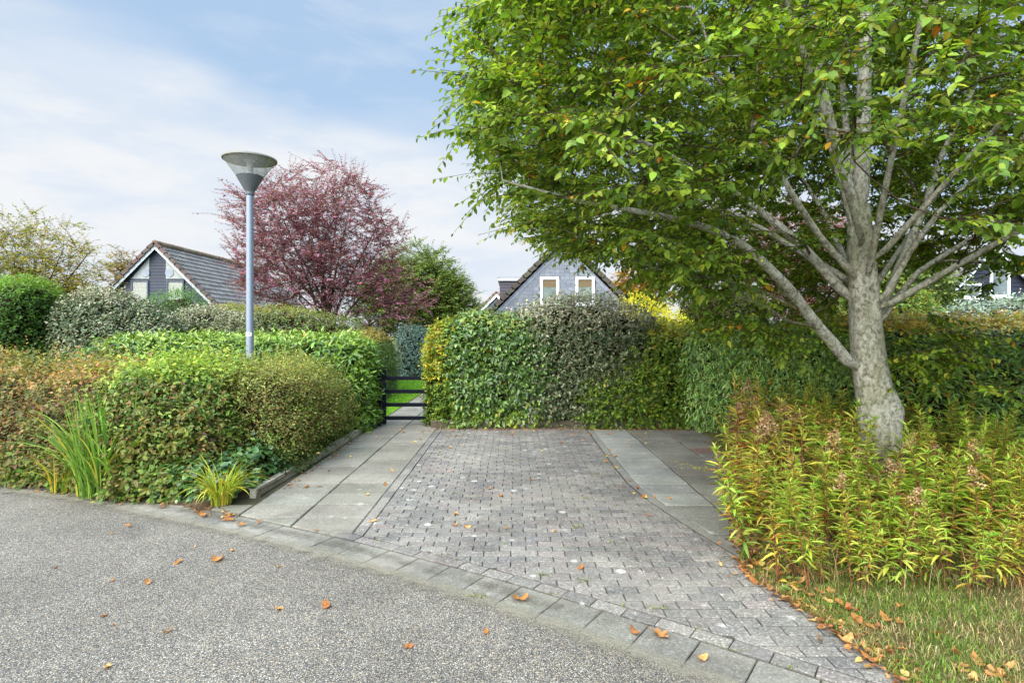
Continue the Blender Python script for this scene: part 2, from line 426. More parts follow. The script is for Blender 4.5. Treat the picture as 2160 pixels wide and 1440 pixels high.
def shoots(mb, pos, out, per, ln, wr, colfun, slen=.14, wild=0.0, up=.4, droop=.3, spread=.8, tpl=LO, depth=.1, sj=.25, rnd=.5, curl=.12, flat=.5):
    """each shoot: a short axis with leaves set around it"""
    n = len(pos)
    ax = nrm(out*.6+A(0, 0, up)+rvec(n)*rnd)
    base = pos-out*(R.random((n, 1))**1.5*depth)+(nrm(out+A(0, 0, .7)))*(np.where(R.random((n, 1)) < .2, R.random((n, 1))**1.6, 0)*wild)
    L = slen*(1+R.normal(0, .3, n)).clip(.4, 2)
    k = np.tile(np.arange(per), n); idx = np.repeat(np.arange(n), per)
    f = (k+.5)/per
    a = ax[idx]; ref = nrm(np.cross(a, rvec(n)[idx])); ref2 = np.cross(a, ref)
    ang = k*2.4+np.repeat(R.random(n)*6.3, per)
    rad = ref*np.cos(ang)[:, None]+ref2*np.sin(ang)[:, None]
    p = base[idx]+a*(L[idx]*f)[:, None]+rvec(len(idx))*.01
    d = nrm(a*(.35+.5*f[:, None])+rad*spread+A(0, 0, -droop)+rvec(len(idx))*.25)
    nn = nrm(out[idx]*(1-flat)+A(0, 0, flat)+a*.4+rvec(len(idx))*.35)
    sz = ln*(1+R.normal(0, sj, len(idx))).clip(.45, 1.7)*np.where(f > .8, .75, 1)
    leaves(mb, p, d, nn, sz, wr*(1+R.normal(0, .12, len(idx))), colfun(p, idx, f), tpl, curl)
    return ax

def shrub(name, label, cat, G, n, per, ln, wr, colfun, leafmat=LEAF, shrink=.13, group=None, core=(38, 30, 20), back=.3, twigs=0, **kw):
    o = G.mean((0, 1)); o = A(o[0], o[1], 0)
    root = empty(name, o)
    tag(root, label, cat, group)
    mb = MB(); pos, out = sample_hull(G, n, back)
    shoots(mb, pos, out, per, ln, wr, colfun, **kw)
    mb.build('foliage', leafmat, root, origin=o, smooth=True)
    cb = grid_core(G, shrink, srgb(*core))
    # twigs that reach from the inside to the surface
    tp, to = sample_hull(G, max(60, n//25), back)
    for p, q in zip(tp, to):
        e = p+q*R.uniform(-.02, .05); s = p-q*(shrink+.05)+A(R.normal(0, .05), R.normal(0, .05), -.1)
        tube(cb, [s, (s+e)/2+R.normal(0, .015, 3), e], [.006, .005, .003], 4, srgb(78, 60, 42), cap=False)
    cb.build('branches', TWIG, root, origin=o)
    return root

def zonecol(base, zones):
    """base palette, with (function(pos)->probability, palette) overrides"""
    def f(p, idx, fr):
        c = pal(len(p), base)
        for fn, items in zones:
            pr = fn(p)
            # whole shoots change together
            u = R.random(idx.max()+1)[idx]*.7+R.random(len(p))*.3
            k = u < pr
            c[k] = pal(int(k.sum()), items)
        return c
    return f

# ------------------------------------------------------------------ trees
def grow(limbs, tips, step=.22, rtip=.004, expo=2.3, angw=.9, sag=.0, maxr=None, origin=None, late=0):
    """limbs: list of (Kx3 points, parent limb index or None). tips joined one by one to the nearest node."""
    pos = []; par = []; dirs = []; lid = []
    limbstart = []
    for pts, pl in limbs:
        pts = np.asarray(pts, float)
        if pl is None: pr = -1
        else:
            P = np.array(pos); pr = int(np.argmin(np.linalg.norm(P-pts[0], axis=1)))
        # resample
        seg = np.linalg.norm(np.diff(pts, axis=0), axis=1); Lc = np.concatenate([[0], np.cumsum(seg)])
        m = max(2, int(Lc[-1]/step)+1); t = np.linspace(0, Lc[-1], m)
        Q = np.stack([np.interp(t, Lc, pts[:, k]) for k in range(3)], 1)
        if pl is not None: Q = Q[1:]
        for q in Q:
            d = q-pos[pr] if pr >= 0 else A(0, 0, 1)
            pos.append(q); par.append(pr); dirs.append(d/max(np.linalg.norm(d), 1e-6)); pr = len(pos)-1
    cap = len(pos)+len(tips)*30
    P = np.zeros((cap, 3)); D = np.zeros((cap, 3)); n = len(pos)
    P[:n] = pos; D[:n] = dirs
    trunk_free = np.zeros(cap, bool)
    root = P[0]
    dd_ = np.linalg.norm(tips-(root if origin is None else np.array(origin)), axis=1)
    if late: dd_[-late:] += 100
    order = np.argsort(dd_)
    tipnode = []
    for ti in order:
        t = tips[ti]
        v = t-P[:n]; dist = np.linalg.norm(v, axis=1)+1e-6
        ca = (v*D[:n]).sum(1)/dist
        cost = dist*(1+angw*(1-ca))+ .0
        cost[:3] += 1.0
        b = int(np.argmin(cost)); L = dist[b]
        m = max(1, int(L/step)); p0 = P[b]; c1 = p0+D[b]*L*.4+A(0, 0, sag*L)
        pr = b
        for s in range(1, m+1):
            f = s/m
            q = (1-f)**2*p0+2*f*(1-f)*c1+f*f*t
            if s < m: q = q+R.normal(0, .012*min(1, L), 3)
            d = q-P[pr]; P[n] = q; D[n] = d/max(np.linalg.norm(d), 1e-6); par.append(pr); pr = n; n += 1
        tipnode.append(pr)
    P = P[:n]; D = D[:n]; par = np.array(par)
    load = np.zeros(n); load[tipnode] = 1
    for i in range(n-1, -1, -1):
        if par[i] >= 0: load[par[i]] += load[i]
    rad = rtip*np.maximum(load, 1)**(1/expo)
    if maxr is not None: rad = np.minimum(rad, maxr)
    return P, D, par, rad, np.array(tipnode), order

def draw_branches(mb, P, par, rad, c, skip=None, thick=None):
    n = len(P)
    kids = [[] for _ in range(n)]
    for i in range(n):
        if par[i] >= 0: kids[par[i]].append(i)
    started = set()
    stack = [(-1, 0)]
    roots = [i for i in range(n) if par[i] < 0]
    stack = [(None, r) for r in roots]
    while stack:
        p, i = stack.pop()
        chain = [i]; 
        while kids[chain[-1]]:
            ks = sorted(kids[chain[-1]], key=lambda k: -rad[k])
            for k in ks[1:]: stack.append((chain[-1], k))
            chain.append(ks[0])
        pts = [P[k] for k in chain]; rr = [rad[k] for k in chain]
        if p is not None:
            pts = [P[p]]+pts; rr = [min(rad[p], rr[0])*(.5 if rr[0] > .03 else .9)]+rr
        if len(pts) < 2: continue
        big = max(rr)
        tube(mb, pts, rr, 12 if big > .05 else (7 if big > .02 else 4), c if big > .014 else srgb(66, 54, 42), True, 0.0, 0 if big > .024 else (2 if big > .014 else 1))

def sprays(mb, tw, tips, dirs, per, ln, wr, colfun, twl=.4, subs=3, planar=.8, droop=.35, tpl=HI, twig_c=(70, 55, 42), sj=.2, up=0.0, tw_r=.0025, curl=.12):
    """leafy end shoots: sub-twigs fan out in a plane, leaves alternate along them"""
    n = len(tips)
    hz = dirs*A(1, 1, 1-planar*.7)+A(0, 0, up)
    idx = np.repeat(np.arange(n), subs); m = len(idx); k = np.tile(np.arange(subs), n)
    d0 = nrm(hz)[idx]
    side = nrm(np.cross(d0, A(0, 0, 1))+1e-4)
    ang = (k-(subs-1)/2)*(1.1/max(1, subs-1)*1.6)+R.normal(0, .25, m)
    d = nrm(d0*np.cos(ang)[:, None]+side*np.sin(ang)[:, None]+R.normal(0, .22, (m, 3)))
    L = twl*(1+R.normal(0, .25, m)).clip(.4, 1.8)
    base = tips[idx]-d0*(R.random((m, 1))*.25*twl)
    sg = A(0, 0, -1)*(.12*L)[:, None]
    end = base+d*L[:, None]+sg
    mid = (base+end)/2-sg*.4
    if tw is not None:
        for b, mm, e in zip(base, mid, end): tube(tw, [b, mm, e], [tw_r*1.3, tw_r, tw_r*.6], 3, srgb(*twig_c), False, 0.0, 1)
    id2 = np.repeat(np.arange(m), per); j = np.tile(np.arange(per), m); f = (j+.6)/per
    p = (1-f[:, None])**2*base[id2]+2*(f*(1-f))[:, None]*mid[id2]+(f**2)[:, None]*end[id2]
    ax = d[id2]; sd = nrm(np.cross(ax, A(0, 0, 1))+1e-4)*np.where(j % 2 == 0, 1, -1)[:, None]
    lax = nrm(ax*.55+sd*.8+A(0, 0, -droop)+R.normal(0, .28, ax.shape))
    nn = nrm(A(0, 0, 1)+ax*.25+R.normal(0, .38, ax.shape))
    sz = ln*(1+R.normal(0, sj, len(p))).clip(.5, 1.6)*(1-.25*(f > .85))
    leaves(mb, p, lax, nn, sz, wr*(1+R.normal(0, .1, len(p))), colfun(p, id2, f), tpl, curl)
# ------------------------------------------------------------------ camera, sky, sun
cam = bpy.data.cameras.new('camera'); cam.sensor_width = 36.0; cam.lens = 36*1210/2160
cam.shift_x = -5/2160; cam.shift_y = -20/2160; cam.clip_end = 600; cam.clip_start = .05
co = bpy.data.objects.new('camera', cam); col.objects.link(co)
co.location = CAM; co.rotation_euler = (PI/2, 0, 0); scene.camera = co

SUN_EL, SUN_AZ = math.radians(48), math.radians(212)     # azimuth clockwise from +Y: behind and left of the camera
w = bpy.data.worlds.new('World'); scene.world = w; w.use_nodes = True
N, L = w.node_tree.nodes, w.node_tree.links; N.clear()
sky = N.new('ShaderNodeTexSky'); sky.sky_type = 'NISHITA'; sky.sun_disc = False
sky.sun_elevation = SUN_EL; sky.sun_rotation = SUN_AZ; sky.air_density = 1.0; sky.dust_density = 1.5; sky.ozone_density = 1.2
tc = N.new('ShaderNodeTexCoord')
sx = N.new('ShaderNodeSeparateXYZ'); L.new(tc.outputs['Generated'], sx.inputs[0])
def M(op, a, b=None, c=None):
    n = N.new('ShaderNodeMath'); n.operation = op
    for i, v in enumerate((a, b, c)):
        if v is None: continue
        if isinstance(v, (int, float)): n.inputs[i].default_value = v
        else: L.new(v, n.inputs[i])
    return n.outputs[0]
az = M('ARCTAN2', sx.outputs[0], sx.outputs[1])
hyp = M('SQRT', M('ADD', M('MULTIPLY', sx.outputs[0], sx.outputs[0]), M('MULTIPLY', sx.outputs[1], sx.outputs[1])))
el = M('ARCTAN2', sx.outputs[2], hyp)
mp = nd(N, 'ShaderNodeMapping'); mp.inputs['Scale'].default_value = (1, 1, 3.0); mp.inputs['Rotation'].default_value = (0, .12, 0)
L.new(tc.outputs['Generated'], mp.inputs[0])
n1 = nd(N, 'ShaderNodeTexNoise', in_Scale=1.7, in_Detail=4.0, in_Roughness=.45, in_Distortion=.2); L.new(mp.outputs[0], n1.inputs['Vector'])
n2 = nd(N, 'ShaderNodeTexNoise', in_Scale=5.0, in_Detail=6.0, in_Roughness=.6, in_Distortion=.3)
mp2 = nd(N, 'ShaderNodeMapping'); mp2.inputs['Location'].default_value = (2.2, 1.3, .4); mp2.inputs['Scale'].default_value = (1, 1, 3.4); L.new(tc.outputs['Generated'], mp2.inputs[0]); L.new(mp2.outputs[0], n2.inputs['Vector'])
# cloud bank low in the sky, higher to the left, ragged by noise
edge = M('ADD', .265, M('MULTIPLY', az, -.15))
dd = M('SUBTRACT', edge, el)
dd = M('ADD', dd, M('MULTIPLY', M('SUBTRACT', n1.outputs[0], .5), .50))
bank = nd(N, 'ShaderNodeMapRange', in_1=-.10, in_2=.12, in_3=0.0, in_4=1.0, interpolation_type='SMOOTHSTEP'); L.new(dd, bank.inputs[0])
veil = nd(N, 'ShaderNodeMapRange', in_1=.42, in_2=.78, in_3=0.04, in_4=.32, interpolation_type='SMOOTHSTEP'); L.new(n2.outputs[0], veil.inputs[0])
mx = M('MAXIMUM', M('MULTIPLY', bank.outputs[0], .96), veil.outputs[0])
shade = nd(N, 'ShaderNodeMapRange', in_1=.35, in_2=.62, in_3=0., in_4=1., interpolation_type='SMOOTHSTEP'); L.new(n2.outputs[0], shade.inputs[0])
cloud = mixc(N, L, shade.outputs[0], (3.85, 4.2, 4.7), (4.6, 4.68, 4.78))
blue = mixc(N, L, .78, sky.outputs[0], (2.35, 3.3, 4.5))
# broad glow around the veiled sun, behind the camera, added as soft front fill
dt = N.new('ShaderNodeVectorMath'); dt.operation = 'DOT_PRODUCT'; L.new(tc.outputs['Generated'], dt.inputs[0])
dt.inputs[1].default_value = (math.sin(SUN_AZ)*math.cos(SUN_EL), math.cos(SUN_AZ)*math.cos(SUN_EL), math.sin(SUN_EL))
fill_glow = nd(N, 'ShaderNodeMapRange', in_1=.12, in_2=1.0, in_3=1.0, in_4=7.2, interpolation_type='SMOOTHSTEP'); L.new(dt.outputs['Value'], fill_glow.inputs[0])
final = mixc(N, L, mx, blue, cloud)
final = mixc(N, L, 1.0, final, fill_glow.outputs[0], 'MULTIPLY')
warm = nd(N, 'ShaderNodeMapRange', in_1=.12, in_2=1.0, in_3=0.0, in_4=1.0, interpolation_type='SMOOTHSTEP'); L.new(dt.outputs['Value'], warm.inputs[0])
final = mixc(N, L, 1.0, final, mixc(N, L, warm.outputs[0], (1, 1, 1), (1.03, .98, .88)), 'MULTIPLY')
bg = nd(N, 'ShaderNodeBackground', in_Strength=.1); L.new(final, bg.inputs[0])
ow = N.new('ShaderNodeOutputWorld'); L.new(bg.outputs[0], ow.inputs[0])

sl = bpy.data.lights.new('sun', 'SUN'); sl.energy = 1.6; sl.angle = math.radians(45); sl.color = (1, .95, .86)
so = bpy.data.objects.new('sun', sl); col.objects.link(so)
sd_ = Vector((math.sin(SUN_AZ)*math.cos(SUN_EL), math.cos(SUN_AZ)*math.cos(SUN_EL), math.sin(SUN_EL)))
so.rotation_euler = sd_.to_track_quat('Z', 'Y').to_euler(); so.location = (-8, -8, 12)

scene.view_settings.view_transform = 'Standard'; scene.view_settings.look = 'None'
scene.view_settings.exposure = 1.0; scene.view_settings.gamma = 1
try:
    cy = scene.cycles; cy.max_bounces = 6; cy.diffuse_bounces = 3; cy.glossy_bounces = 2; cy.transmission_bounces = 3; cy.transparent_max_bounces = 6
    cy.caustics_reflective = False; cy.caustics_refractive = False
except Exception: pass

# ------------------------------------------------------------------ ground, road and paving
def sheet(name, pts, z, m, c=(.3, .3, .3)):
    mb = MB(); mb.add([(x, y, z) for x, y in pts], [[list(range(len(pts)))]], c)
    return tag(mb.build(name, m), kind='structure')

def grid_sheet(name, x0, y0, x1, y1, nx, ny, zf, m):
    X, Y = np.meshgrid(np.linspace(x0, x1, nx), np.linspace(y0, y1, ny), indexing='ij')
    Z = zf(X, Y); mb = MB()
    i = np.arange(nx-1)[:, None]*ny; j = np.arange(ny-1)[None]
    mb.add(np.stack([X, Y, Z], -1).reshape(-1, 3), [np.stack([i+j, i+ny+j, i+ny+j+1, i+j+1], -1).reshape(-1, 4)], (.3, .3, .3))
    return tag(mb.build(name, m, smooth=True), kind='structure')

SOIL = soil_mat('soil', srgb(60, 48, 36), srgb(84, 70, 54), srgb(104, 92, 72))
TURF = soil_mat('turf', srgb(66, 62, 38), srgb(88, 86, 48), srgb(104, 96, 62), 2.0)
SAND = soil_mat('joint_sand', srgb(66, 60, 48), srgb(80, 74, 58), srgb(84, 86, 54), 5.0)
LAWN = soil_mat('lawn_base', srgb(84, 120, 26), srgb(100, 140, 32), srgb(112, 146, 40), 2.0)
sheet('ground', [(-150, -60), (150, -60), (150, 260), (-150, 260)], -.06, soil_mat('far_ground', srgb(80, 88, 46), srgb(96, 100, 56), srgb(104, 96, 66), .8))

OUT = [(-60, 8.6), (-30, 8.2), (-15, 7.55), (-9, 6.95), (-7.2, 6.62), (-5.62, 6.27), (-5.0, 6.1), (-4.3, 5.84), (-3.66, 5.53), (-2.84, 5.17), (-2.17, 4.83), (-1.54, 4.5), (-.81, 4.07), (-.22, 3.71), (.317, 3.34), (.784, 3.01), (1.4, 2.56), (2.2, 1.96), (3.4, 1.05), (6, -1.1), (12, -6.5)]
def smooth_line(pts, n=3):
    P = np.array(pts, float)
    for _ in range(n):
        Q = [P[0]]
        for a, b in zip(P[:-1], P[1:]): Q += [a*.75+b*.25, a*.25+b*.75]
        P = np.array(Q+[P[-1]])
    return P
OUTS = smooth_line(OUT)
def arc_sample(P, step, s0=0, s1=None):
    seg = np.linalg.norm(np.diff(P, axis=0), axis=1); Lc = np.concatenate([[0], np.cumsum(seg)])
    t = np.arange(s0, (s1 or Lc[-1]), step)
    Q = np.stack([np.interp(t, Lc, P[:, k]) for k in range(2)], 1)
    T = np.stack([np.interp(t+.02, Lc, P[:, k])-np.interp(t-.02, Lc, P[:, k]) for k in range(2)], 1)
    T = nrm(T); return Q, np.stack([-T[:, 1], T[:, 0]], 1), t      # left normal points to the garden side

ROAD = aggregate_mat('chip_seal', 185.0, [(0, srgb(80, 77, 73)), (.16, srgb(110, 105, 98)), (.34, srgb(130, 123, 112)), (.5, srgb(95, 91, 86)), (.62, srgb(146, 138, 126)), (.74, srgb(166, 148, 122)), (.84, srgb(70, 68, 66)), (.95, srgb(190, 184, 172))], .24)
mb = MB(); q = OUTS[:, :2]+0.02
n_ = len(OUTS)
v = np.concatenate([np.c_[OUTS, np.full(n_, -.014)], np.c_[OUTS[:, 0]-14, OUTS[:, 1]-40, np.full(n_, -.014)]])
mb.add(v, [[[i, n_+i, n_+i+1, i+1] for i in range(n_-1)]], (.3, .3, .3))
tag(mb.build('road', ROAD), kind='structure')

def clip(poly, p, nv):
    """keep the part of a convex polygon where (x-p).nv >= 0"""
    o = []; m = len(poly)
    for i in range(m):
        a, b = poly[i], poly[(i+1) % m]; da, db = (a-p)@nv, (b-p)@nv
        if da >= 0: o.append(a)
        if (da >= 0) != (db >= 0): o.append(a+(b-a)*da/(da-db))
    return o
def area(poly):
    p = np.array(poly); x, y = p[:, 0], p[:, 1]
    return .5*abs((x*np.roll(y, -1)-y*np.roll(x, -1)).sum())
def stone(mb, poly, z, th, c, gap=.003, bev=.005, tilt=.0):
    """one paver from a polygon outline: sides, worn edge and top"""
    p = np.array(poly); m = len(p); ce = p.mean(0)
    if ((p[(np.arange(m)+1) % m]-p)[:, 0]*(p[(np.arange(m)+2) % m]-p[(np.arange(m)+1) % m])[:, 1]-(p[(np.arange(m)+1) % m]-p)[:, 1]*(p[(np.arange(m)+2) % m]-p[(np.arange(m)+1) % m])[:, 0]).sum() < 0: p = p[::-1]
    d = p-ce; dl = np.maximum(np.linalg.norm(d, axis=1, keepdims=True), 1e-6)
    def ins(k):
        # move every edge inwards by k
        o = []
        for i in range(m):
            e1 = p[i]-p[i-1]; e2 = p[(i+1) % m]-p[i]
            n1 = A(-e1[1], e1[0])/max(np.linalg.norm(e1), 1e-6); n2 = A(-e2[1], e2[0])/max(np.linalg.norm(e2), 1e-6)
            b = n1+n2; den = max((b@n1), .35); o.append(p[i]+b*k/den)
        return np.array(o)
    a, b = ins(gap), ins(gap+bev)
    tx, ty = R.normal(0, tilt, 2)
    def zz(q, k): return z-k+(q[:, 0]-ce[0])*tx+(q[:, 1]-ce[1])*ty
    v = np.concatenate([np.c_[a, zz(a, th)], np.c_[a, zz(a, bev*.8)], np.c_[b, zz(b, 0)]])
    i = np.arange(m); j = (i+1) % m
    mb.add(v, [np.stack([i, j, m+j, m+i], 1), np.stack([m+i, m+j, 2*m+j, 2*m+i], 1), [list(range(2*m, 3*m))]], np.concatenate([np.tile(c*.55, (m, 1)), np.tile(c*.62, (m, 1)), np.tile(c, (m, 1))]))
def vary(base, j=.1, h=.03): return np.clip(srgb(*base)*(1+R.normal(0, j))*(1+R.normal(0, h, 3)), .01, .9)

# gutter of large tiles along the road
GW = .315
Q, G_, tt = arc_sample(OUTS, .02)
front = lambda x: np.interp(x, Q[:, 0], Q[:, 1])
mb = MB(); Qg, Ng, tg = arc_sample(OUTS, .30)
for i in range(len(Qg)-1):
    if Qg[i, 0] < -9.5 or Qg[i, 0] > 5: continue
    poly = [Qg[i], Qg[i+1], Qg[i+1]+Ng[i+1]*GW, Qg[i]+Ng[i]*GW]
    stone(mb, poly, -.008+R.normal(0, .0015), .06, vary((110, 106, 97), .07, .012), .003, .006, .003)
tag(mb.build('gutter', GUTTER), kind='structure')
IN = OUTS+0
Qf, Nf, tf = arc_sample(OUTS, .02)
INN = Qf+Nf*GW; IN2 = Qf+Nf*(GW+.115)
def line_at(line, x, y):
    k = np.argmin((line[:, 0]-x)**2+(line[:, 1]-y)**2); return line[k], Nf[k]
# sand bed under the paving
sheet('paving_bed', [(-3.0, 5.5), (-2.2, 5.2), (-1.4, 4.78), (-.2, 4.03), (.8, 3.33), (1.6, 2.75), (2.5, 2.1), (3.2, 2.1), (3.2, 10.6), (-1.4, 10.6), (-1.4, 24), (-2.7, 24)], -.013, SAND)
def grit_mat(name, a, b):
    m, nt, N, L = mat(name); geo = nd(N, 'ShaderNodeNewGeometry'); at = nd(N, 'ShaderNodeAttribute', attribute_name='Col')
    n1 = nd(N, 'ShaderNodeTexNoise', in_Scale=7.0, in_Detail=8.0, in_Roughness=.75); L.new(geo.outputs['Position'], n1.inputs['Vector'])
    n2 = nd(N, 'ShaderNodeTexNoise', in_Scale=150.0, in_Detail=2.0); L.new(geo.outputs['Position'], n2.inputs['Vector'])
    sc = nd(N, 'ShaderNodeSeparateColor'); L.new(at.outputs['Color'], sc.inputs[0])
    s1 = nd(N, 'ShaderNodeMath', operation='MULTIPLY_ADD', in_1=.9); L.new(n1.outputs[0], s1.inputs[0]); L.new(sc.outputs[0], s1.inputs[2])
    s2 = nd(N, 'ShaderNodeMath', operation='MULTIPLY_ADD', in_1=.55); L.new(n2.outputs[0], s2.inputs[0]); L.new(s1.outputs[0], s2.inputs[2])
    mr = nd(N, 'ShaderNodeMapRange', in_1=1.10, in_2=1.42, in_3=0., in_4=.75); L.new(s2.outputs[0], mr.inputs[0])
    p = nd(N, 'ShaderNodeBsdfPrincipled', in_Roughness=.95); p.inputs['Specular IOR Level'].default_value = .1
    L.new(mixc(N, L, n2.outputs[0], a, b), p.inputs['Base Color'])
    t = nd(N, 'ShaderNodeBsdfTransparent'); ms = nd(N, 'ShaderNodeMixShader'); L.new(mr.outputs[0], ms.inputs[0]); L.new(t.outputs[0], ms.inputs[1]); L.new(p.outputs[0], ms.inputs[2])
    o = nd(N, 'ShaderNodeOutputMaterial'); L.new(ms.outputs[0], o.inputs[0]); return m
# sand washed along the road edge and dark silt lying in the gutter
def strip(name, x0, x1, offs, wts, m, z):
    mb = MB(); k = [i for i in range(len(Qf)) if x0 < Qf[i, 0] < x1]; n = len(k); K = len(offs)
    q = np.array([Qf[i] for i in k]); u = np.array([Nf[i] for i in k])
    v = np.concatenate([np.c_[q+u*o, np.full(n, z)] for o in offs]); c = np.concatenate([np.full((n, 3), w_) for w_ in wts])
    i = np.arange(n-1); mb.add(v, [np.stack([r*n+i, r*n+i+1, r*n+n+i+1, r*n+n+i], 1) for r in range(K-1)], c); tag(mb.build(name, m), kind='structure')
strip('road_edge_sand', -9, 3.0, (-.26, -.03, .02, .15), (0, .60, .60, 0), grit_mat('washed_sand', tuple(srgb(112, 105, 90)), tuple(srgb(150, 143, 126))), .0015)
strip('gutter_silt', -7.5, .2, (.04, .15, .22, .31), (0, .47, .47, .05), grit_mat('silt', tuple(srgb(72, 66, 57)), tuple(srgb(108, 101, 89))), .0055)
# soldier row of bricks behind the gutter
mb = MB(); Qs, Ns, ts = arc_sample(OUTS, .21)
sel = [i for i in range(len(Qs)-1) if -1.75 < Qs[i, 0] < 2.4]
BR = [(122, 117, 110), (116, 112, 106), (128, 122, 114), (122, 114, 108), (110, 106, 102)]
for i in sel:
    poly = [Qs[i]+Ns[i]*GW, Qs[i+1]+Ns[i+1]*GW, Qs[i+1]+Ns[i+1]*(GW+.11), Qs[i]+Ns[i]*(GW+.11)]
    stone(mb, poly, R.normal(0, .0015), .05, vary(BR[R.integers(5)], .06, .008), .0025, .004, .004)
# the groove between bricks and slabs: straight, then swinging right towards the road
GRV = smooth_line([(1.275, 11), (1.275, 7.5), (1.28, 6.5), (1.34, 6.0), (1.5, 5.2), (1.68, 4.5), (1.9, 3.7), (2.2, 2.6), (2.4, 1.8)], 2)
grx = lambda y: np.interp(-y, -GRV[:, 1], GRV[:, 0])
pitch = .105; row = 0; y = 2.2
while y < 10.2:
    x = -1.28+(0 if row % 2 else -.105)+R.normal(0, .006)
    while x < 2.4:
        poly = [A(x, y), A(x+.21, y), A(x+.21, y+pitch), A(x, y+pitch)]
        cx, cy_ = x+.105, y+.05
        p, n2_ = line_at(IN2, cx, cy_)
        poly = clip(poly, p, n2_)
        if len(poly) >= 3: poly = clip(poly, A(-1.275, 0), A(1, 0))
        if len(poly) >= 3:
            gy = cy_; t_ = A(grx(gy+.1)-grx(gy-.1), .2); poly = clip(poly, A(grx(gy)-.004, gy), A(-t_[1], t_[0])/np.linalg.norm(t_))
        if len(poly) >= 3 and area(poly) > .0012:
            stone(mb, poly, R.normal(0, .0012)+.006*fbm(A([x, y, 0])[0][None]*1.2 if False else np.array([[x*1.2, y*1.2, 0]]), 3)[0], .05, vary(BR[R.integers(5)], .05, .006), .0024, .006, .002)
        x += .21
    y += pitch; row += 1
# border column of bricks laid lengthwise beside the left slabs
y = 4.3
while y < 10.2:
    poly = [A(-1.382, y), A(-1.278, y), A(-1.278, y+.21), A(-1.382, y+.21)]
    p, n2_ = line_at(IN2, -1.33, y+.1); poly = clip(poly, p, n2_)
    if len(poly) >= 3 and area(poly) > .001: stone(mb, poly, R.normal(0, .0015)+.002, .05, vary(BR[R.integers(5)], .06, .008), .0025, .004, .004)
    y += .21
tag(mb.build('driveway', BRICK), kind='structure')
# slab path left, through the gate and along the garden lawn
mb = MB(); y = 4.5; row = 0
while y < 23.5:
    for x0 in (-2.985, -2.585, -1.983):
        if x0 < -2.9 and y > 5.6: continue
        wd = .395 if x0 < -2.9 else .6
        poly = [A(x0, y), A(x0+wd, y), A(x0+wd, y+.4), A(x0, y+.4)]
        p, n2_ = line_at(INN, x0+.3, y+.2); poly = clip(poly, p, n2_)
        if len(poly) >= 3 and area(poly) > .004:
            stone(mb, poly, R.normal(0, .002)+.003, .05, vary((124, 119, 107), .07, .012), .004, .010, .002)
    y += .405
tag(mb.build('footpath', SLAB), kind='structure')
# right-hand strip: edging band, light slabs, darker slabs
mb = MB(); y = 10.12; row = 0
while y > 3.2:
    for x0, wd, cc in ((1.375, .60, (136, 134, 126) if y > 5.9 else (116, 113, 104)), (1.98, .6, (118, 113, 102)), (2.585, .6, (116, 109, 98) if row != 4 else (128, 100, 92))):
        poly = [A(x0, y-.4), A(x0+wd, y-.4), A(x0+wd, y), A(x0, y)]
        gy = y-.2; t_ = A(grx(gy+.2)-grx(gy-.2), .4); poly = clip(poly, A(grx(gy)+.1, gy), A(t_[1], -t_[0])/np.linalg.norm(t_))
        if len(poly) >= 3 and area(poly) > .01: stone(mb, poly, R.normal(0, .002)+.003, .05, vary(cc, .06, .012), .006, .011, .002)
    y -= .405; row += 1
yy = 10.1
while yy > 3.4:
    a, b = yy, yy-.6; poly = [A(grx(a)+.006, a), A(grx(b)+.006, b), A(grx(b)+.098, b), A(grx(a)+.098, a)]
    stone(mb, poly, R.normal(0, .001)+.004, .05, vary((120, 117, 110), .05, .01), .003, .004, .0); yy -= .6
tag(mb.build('pavement', SLAB), kind='structure')
# soil of the beds and the grass verge, lawn beyond the gate
def bedz(X, Y): return .012+.05*fbm(np.stack([X*1.5, Y*1.5, X*0], -1), 5)*np.clip(np.minimum((Y-front(X)-GW-.05)*3, 1), -1, 1)-.0
grid_sheet('planting_bed', -14, 5.0, -2.66, 10.9, 120, 80, lambda X, Y: np.where((Y > front(X)+.26+.05*np.sin(X*5)) & ((X < -2.98) | (Y > 6.0)), .02+.06*fbm(np.stack([X*2, Y*2, X*0], -1), 5)*np.clip((Y-front(X)-.3)*2, 0, 1), -.055), SOIL)
def verge_edge(y): return np.interp(y, [2.0, 2.9, 3.24, 3.62, 3.95, 4.25, 4.7, 5.64, 7.5, 9.0, 10.3], [1.98, 1.88, 1.83, 1.75, 1.66, 1.66, 1.82, 2.15, 2.75, 3.1, 3.25])
grid_sheet('grass_verge', 1.5, .5, 14, 11.2, 150, 130, lambda X, Y: np.where(X > verge_edge(Y)+.03*np.sin(Y*9), .012+.07*fbm(np.stack([X*2, Y*2, X*0], -1), 8)*np.clip((X-verge_edge(Y))*2, 0, 1), -.055), TURF)
sheet('lawn', [(-9, 11.3), (-2.62, 11.3), (-2.62, 22.5), (-9, 22.5)], -.004, LAWN)
sheet('garden_soil', [(-1.36, 11.2), (8, 11.2), (8, 23), (-1.36, 23)], -.002, SOIL)

